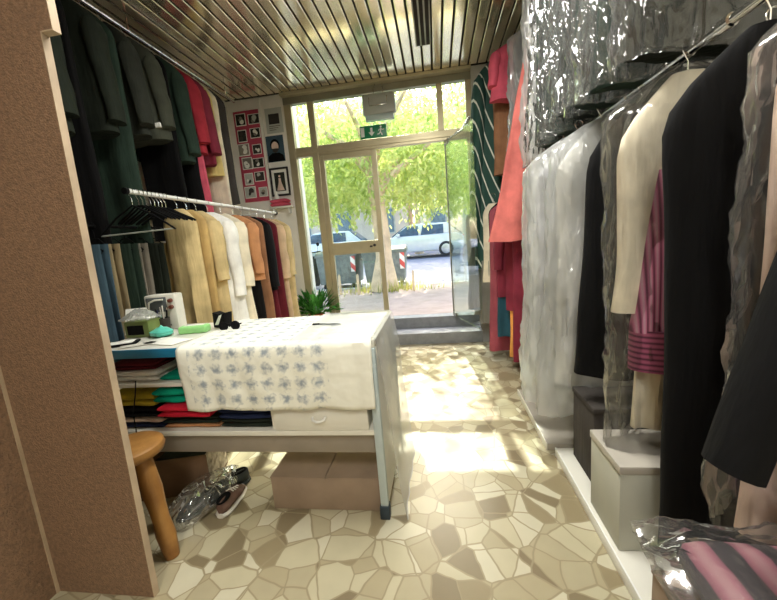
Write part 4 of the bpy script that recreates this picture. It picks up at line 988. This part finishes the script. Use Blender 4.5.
def tree(label, x, y, trunk_r, trunk_h, blobs, m, seed, size=.15, lean=0):
    rnd = random.Random(seed)
    o = thing('tree', label, 'tree', (x, y, GZ), 0, 'street trees outside')
    bm = B(); n = 9
    tube(bm, [(lean * t + .05 * math.sin(t * 5), 0, trunk_h * t) for t in [i / (n - 1) for i in range(n)]], [trunk_r * (1.45 - .75 * min(1, i / 2.2)) if i < 3 else trunk_r * (.88 - .035 * i) for i in range(n)], 14)
    for k in range(7):
        a = k * .9; z0 = trunk_h * (.7 + .04 * k); tube(bm, [(lean * z0 / trunk_h, 0, z0), (lean + .5 * math.cos(a), .5 * math.sin(a), z0 + .5), (lean + 1.3 * math.cos(a), 1.1 * math.sin(a), z0 + 1.0)], [trunk_r * .45, trunk_r * .3, .03], 8)
    obj('trunk', bm, M['bark'], o)
    bm = B()
    for (bx, by, bz, rx, ry, rz, n) in blobs: leaf_cloud(bm, rnd, bx, by, bz, rx, ry, rz, n, size)
    for k in range(90):   # drooping sprays below the crown
        bx, by, bz, rx, ry, rz, n = blobs[k % len(blobs)]
        sx, sy = bx + rnd.uniform(-.9, .9) * rx, by + rnd.uniform(-.8, .8) * ry; top = bz - rz * .4
        for q in range(26):
            z = top - q * .045 * rnd.uniform(.8, 1.1)
            if z < 1.15 + .5 * rnd.random(): break
            p = V(sx + .06 * math.sin(q), sy, z); a = rnd.uniform(0, 2 * PI); d = V(math.cos(a) * .6, math.sin(a) * .6, -.8) * size; s = V(-math.sin(a), math.cos(a), 0) * size * .18
            bm.faces.new([bm.verts.new(v) for v in (p, p + d * .5 + s, p + d, p + d * .5 - s)])
    obj('foliage', bm, M[m], o, False)
tree('pale barked street tree straight outside the framed door leaf', -1.25, 8.05, .235, 3.0, [(.4, .2, 5.4, 2.6, 1.6, 1.3, 800), (0, .3, 3.0, 2.0, 1.3, 1.3, 4800), (-1.6, .9, 2.9, 1.4, 1.1, 1.3, 2600), (1.6, .9, 2.8, 1.4, 1.1, 1.2, 2600), (.2, 1.5, 3.5, 1.8, 1.2, 1.1, 2600)], 'leaf', 1)  # first blob: sparse unseen leaves added to dapple the sun on the floor
tree('street tree across the view behind the open doorway, beyond the kerb', 2.3, 10.9, .16, 3.6, [(-.6, 0, 3.7, 2.4, 1.5, 1.9, 4600), (1.4, .4, 3.7, 2.0, 1.4, 1.8, 2600)], 'leaf', 2, .17)
tree('street tree seen through the narrow side window', -5.3, 11.5, .16, 3.6, [(0, 0, 3.8, 2.4, 1.5, 2.1, 4200), (1.8, .4, 4.3, 1.9, 1.4, 1.8, 2600)], 'leaf', 3, .17)
tree('tall tree in front of the pink house across the road', -1.0, 19.5, .2, 4.6, [(0, 0, 6.0, 4.6, 2.0, 3.4, 5600), (4.5, .5, 5.8, 3.6, 2.0, 3.2, 3400), (-5.0, .5, 5.8, 3.6, 2.0, 3.2, 3400)], 'leaf2', 4, .28)
bm = B(); rnd = random.Random(9)
for k in range(420):
    x = rnd.gauss(-1.15, .45); y = 8.0 + rnd.gauss(0, .2); h = rnd.uniform(.08, .34); a = rnd.uniform(0, 2 * PI); b = rnd.uniform(.0, .12)
    if math.hypot(x + 1.3, y - 8.05) < .24: continue
    p = V(x, y, GZ); s = V(math.cos(a), math.sin(a), 0)
    bm.faces.new([bm.verts.new(v) for v in (p - s * .009, p + s * .009, p + V(b * math.cos(a * 3), b * math.sin(a * 3), h))])
g = obj('grass', bm, M['weed'], None, False); g['kind'] = 'stuff'; tag(g, 'dry yellow weeds around the foot of the street tree', 'grass')
for k, (x, y) in enumerate(((-2.2, 7.75), (-1.75, 7.6), (-.55, 7.65))):
    bm = B(); prism(bm, [(-.025, 0), (.025, 0), (.025, .42), (0, .46), (-.025, .42)], -.02, .02, 'y', .004)
    o = tag(obj('wooden_stake', bm, M['bark']), 'short wooden stake in the pavement around the street tree', 'stake', 'stakes around the street tree'); o.location = (x, y, GZ)
def bin_(label, x, y, rot=0):
    o = thing('dumpster', label, 'dumpster', (x, y, GZ + .0), R(rot), 'dumpsters at the kerb'); w, d = .55, .42
    bm = B(); prism(bm, [(-w * .88, .14), (w * .88, .14), (w, .88), (-w, .88)], -d, d, 'y', .02); obj('tub', bm, M['binpl'], o)
    bm = B(); loft(bm, [[V(xx, d * 1.05 * math.cos(a), .88 + .14 * max(0, math.sin(a)) + .001) for a in [PI * k / 12 for k in range(13)]] + [V(xx, -d * 1.05, .86), V(xx, d * 1.05, .86)] for xx in (-w * 1.03, 0, w * 1.03)]); obj('lid', bm, M['binpl'], o)
    bm = B(); box(bm, w * .82 - .06, w * .82 + .06, -d - .012, -d - .001, .45, .85, .002); obj('chevron_plate', bm, M['chevron'], o, label='red and white striped plate')
    for sx in (-1, 1):
        for sy in (-1, 1):
            bm = B(); lathe(bm, [(0, -.025), (.07, -.025), (.075, 0), (.07, .025), (0, .025)], 16, (sx * w * .7, sy * d * .75, .075), 'x'); obj('wheel', bm, M['rubber'], o)
    for sx in (-1, 1):
        bm = B(); tube(bm, [(sx * w, -.1, .72), (sx * (w + .07), -.1, .74), (sx * (w + .07), .1, .74), (sx * w, .1, .72)], .015, 8); obj('lifting_bar', bm, M['alu_grey'], o)
bin_('grey wheeled dumpster with striped plates beside the open doorway view', -1.36, 9.40, 2)
bin_('grey wheeled dumpster seen through the lower pane of the framed leaf', -2.62, 9.55, -2)
bpy.data.objects['dumpster'].location.z = .245; bpy.data.objects['dumpster.001'].location.z = .245
def car(label, x, y, z, rot, paint, kind, L=4.3, Wd=1.76):
    o = thing('car', label, 'car', (x, y, z), R(rot), 'parked cars across the road')
    low = [(-L / 2, .32), (-L / 2 + .04, .72), (-L / 2 + .28, .9), (-L / 2 + 1.15, 1.0), (L / 2 - .3, 1.0), (L / 2 - .02, .86), (L / 2, .45), (L / 2 - .1, .28), (-L / 2 + .15, .26)]
    bm = B(); prism(bm, low, -Wd / 2, Wd / 2, 'y', .06); obj('body', bm, M[paint], o)
    top = [(-L / 2 + 1.05, .96), (-L / 2 + 1.75, 1.45), (-L / 2 + 2.1, 1.52), (L / 2 - .75, 1.48), (L / 2 - .16, .96)]
    bm = B(); prism(bm, top, -Wd / 2 + .1, Wd / 2 - .1, 'y', .05); obj('cabin', bm, M[paint], o)
    for sy in (-1, 1):
        for (a, b) in ((1.28, 2.28), (2.38, 3.4)):
            x0, x1 = -L / 2 + a, -L / 2 + b
            zt = lambda xx: min(1.42, .98 + (xx + L / 2 - 1.08) * .66, .98 + (L / 2 - .2 - xx) * .86)
            bm = B(); prism(bm, [(x0, 1.01), (x1, 1.01), (x1, zt(x1)), ((x0 + x1) / 2, zt((x0 + x1) / 2)), (x0 + .1, zt(x0 + .1))], sy * (Wd / 2 - .105), sy * (Wd / 2 - .075), 'y', .004); obj('side_window', bm, M['carglass'], o)
    bm = B(); prism(bm, [(-L / 2 + 1.08, 1.0), (-L / 2 + 1.04, 1.02), (-L / 2 + 1.7, 1.46), (-L / 2 + 1.74, 1.43)], -Wd / 2 + .2, Wd / 2 - .2, 'y'); obj('windscreen', bm, M['carglass'], o)
    bm = B(); prism(bm, [(L / 2 - .2, 1.0), (L / 2 - .15, 1.02), (L / 2 - .68, 1.46), (L / 2 - .74, 1.44)], -Wd / 2 + .2, Wd / 2 - .2, 'y'); obj('rear_window', bm, M['carglass'], o)
    for sx in (-L / 2 + .82, L / 2 - .82):
        for sy in (-1, 1):
            bm = B(); lathe(bm, [(0, -.1), (.26, -.1), (.325, -.08), (.335, 0), (.325, .08), (.26, .1), (0, .1)], 26, (sx, sy * (Wd / 2 - .07), .335), 'y'); wh = obj('wheel', bm, M['rubber'], o)
            bm = B(); yy = sy * (Wd / 2 + .036)
            lathe(bm, [(0, -.01), (.2, -.006), (.215, 0), (.2, .006), (0, .012)], 20, (sx, yy, .335), 'y'); obj('rim', bm, M['rim'], wh)
    for sy in (-1, 1):
        bm = B(); box(bm, -L / 2 + .0, -L / 2 + .1, sy * .62 - .17, sy * .62 + .17, .68, .82, .03); obj('headlight', bm, M['lamp_lens'], o)
        bm = B(); box(bm, L / 2 - .1, L / 2 - .0, sy * .66 - .13, sy * .66 + .13, .74, .9, .03); obj('tail_light', bm, M['redcloth'], o)
        bm = B(); box(bm, -L / 2 + 1.3, -L / 2 + 1.45, sy * (Wd / 2 + .06) - .06, sy * (Wd / 2 + .06) + .06, .98, 1.1, .025); obj('side_mirror', bm, M[paint], o)
car('silver hatchback parked across the road, seen through the open doorway', -.95, 17.3, .54, 0, 'carpaint', 0)
car('white car parked across the road behind the dumpsters', -5.5, 17.6, .54, 0, 'carwhite', 0)
# scooter
o = thing('scooter', 'parked motor scooter seen through the narrow side window', 'scooter', (-3.75, 9.5, .25), R(70))
for sx in (-.6, .6):
    bm = B(); lathe(bm, [(.12, -.045), (.2, -.05), (.235, 0), (.2, .05), (.12, .045), (.12, -.045)], 22, (sx, 0, .235), 'y'); w_ = obj('wheel', bm, M['rubber'], o)
    bm = B(); lathe(bm, [(0, -.03), (.13, -.03), (.13, .03), (0, .03)], 16, (sx, 0, .235), 'y'); obj('rim', bm, M['rim'], w_)
bm = B(); prism(bm, [(-.72, .55), (-.66, .7), (-.15, .72), (-.05, .36), (.28, .32), (.42, .42), (.5, .9), (.58, .88), (.56, .36), (.35, .24), (-.3, .24), (-.45, .45)], -.16, .16, 'y', .03); obj('bodywork', bm, M['charcoal'], o)
bm = B(); prism(bm, [(-.74, .72), (-.7, .78), (-.3, .80), (-.1, .76), (-.12, .71)], -.14, .14, 'y', .025); obj('seat', bm, M['black'], o)
bm = B(); tube(bm, [(.52, -.33, 1.02), (.5, -.1, 1.0), (.5, .1, 1.0), (.52, .33, 1.02)], .016, 8); obj('handlebar', bm, M['black'], o)
bm = B(); tube(bm, [(.6, 0, .25), (.54, 0, .7), (.5, 0, 1.0)], .03, 8); obj('fork', bm, M['alu_grey'], o)
bm = B(); prism(bm, [(.55, .85), (.66, .9), (.62, 1.02), (.5, 1.0)], -.09, .09, 'y', .02); obj('headlamp_housing', bm, M['lamp_lens'], o)
for s in (-1, 1):
    bm = B(); tube(bm, [(.5, s * .24, 1.02), (.46, s * .3, 1.2)], .006, 6); lathe(bm, [(0, -.008), (.05, -.008), (.05, .008), (0, .008)], 12, (.455, s * .31, 1.22), 'x'); obj('mirror', bm, M['black'], o)
def house(label, x0, x1, y, z1, m, cols, rows):
    o = thing('street_house', label, 'building', ((x0 + x1) / 2, y, .8), 0, 'houses across the road'); w = (x1 - x0) / 2
    bm = B(); box(bm, -w, w, 0, 6, 0, z1); obj('wall', bm, M[m], o, False)
    bm = B(); box(bm, -w - .2, w + .2, -.3, 6.2, z1, z1 + .3); obj('cornice', bm, M['kerb'], o, False)
    for r in range(rows):
        for c_ in range(cols):
            cx = -w + (c_ + .5) * 2 * w / cols; cz = 1.2 + r * 3.1
            bm = B(); box(bm, cx - .6, cx + .6, -.06, .0, cz - .1, cz + 1.7); f = obj('window', bm, M['kerb'], o, False)
            bm = B(); box(bm, cx - .5, cx + .5, -.08, -.055, cz, cz + 1.6); obj('pane', bm, M['winpane'], f, False)
house('pink rendered house across the road', -14, -1.9, 25.5, 8.5, 'facade', 4, 2)
house('cream rendered house across the road beyond the open door', -1.4, 14, 25.5, 8.0, 'facade2', 5, 2)

# ------------------------------------------------------------------ light
W = bpy.data.worlds.new('world'); sc.world = W; W.use_nodes = True; nt = W.node_tree; nt.nodes.clear()
ow = nt.nodes.new('ShaderNodeOutputWorld'); bg = nt.nodes.new('ShaderNodeBackground')
sky = nt.nodes.new('ShaderNodeTexSky'); sky.sky_type = 'NISHITA'; sky.sun_disc = False; sky.sun_elevation = R(47); sky.sun_rotation = R(0); sky.dust_density = 4; sky.air_density = 1.2
nt.links.new(sky.outputs[0], bg.inputs[0]); bg.inputs[1].default_value = .6; nt.links.new(bg.outputs[0], ow.inputs[0])
sd = bpy.data.lights.new('sun', 'SUN'); sd.energy = 6.6; sd.angle = R(.6); sd.color = (1, .95, .84)
s = bpy.data.objects.new('sun', sd); COL.objects.link(s)
s.rotation_euler = V(.10, -1, -1.08).to_track_quat('-Z', 'Y').to_euler()
sc.view_settings.view_transform = 'Standard'; sc.view_settings.look = 'None'; sc.view_settings.gamma = 1; sc.view_settings.use_curve_mapping = False
sc.view_settings.exposure = .82
cy = sc.cycles
cy.transparent_max_bounces = 40; cy.max_bounces = 8; cy.diffuse_bounces = 4; cy.glossy_bounces = 4; cy.transmission_bounces = 6
cy.caustics_reflective = False; cy.caustics_refractive = False; cy.sample_clamp_indirect = 6
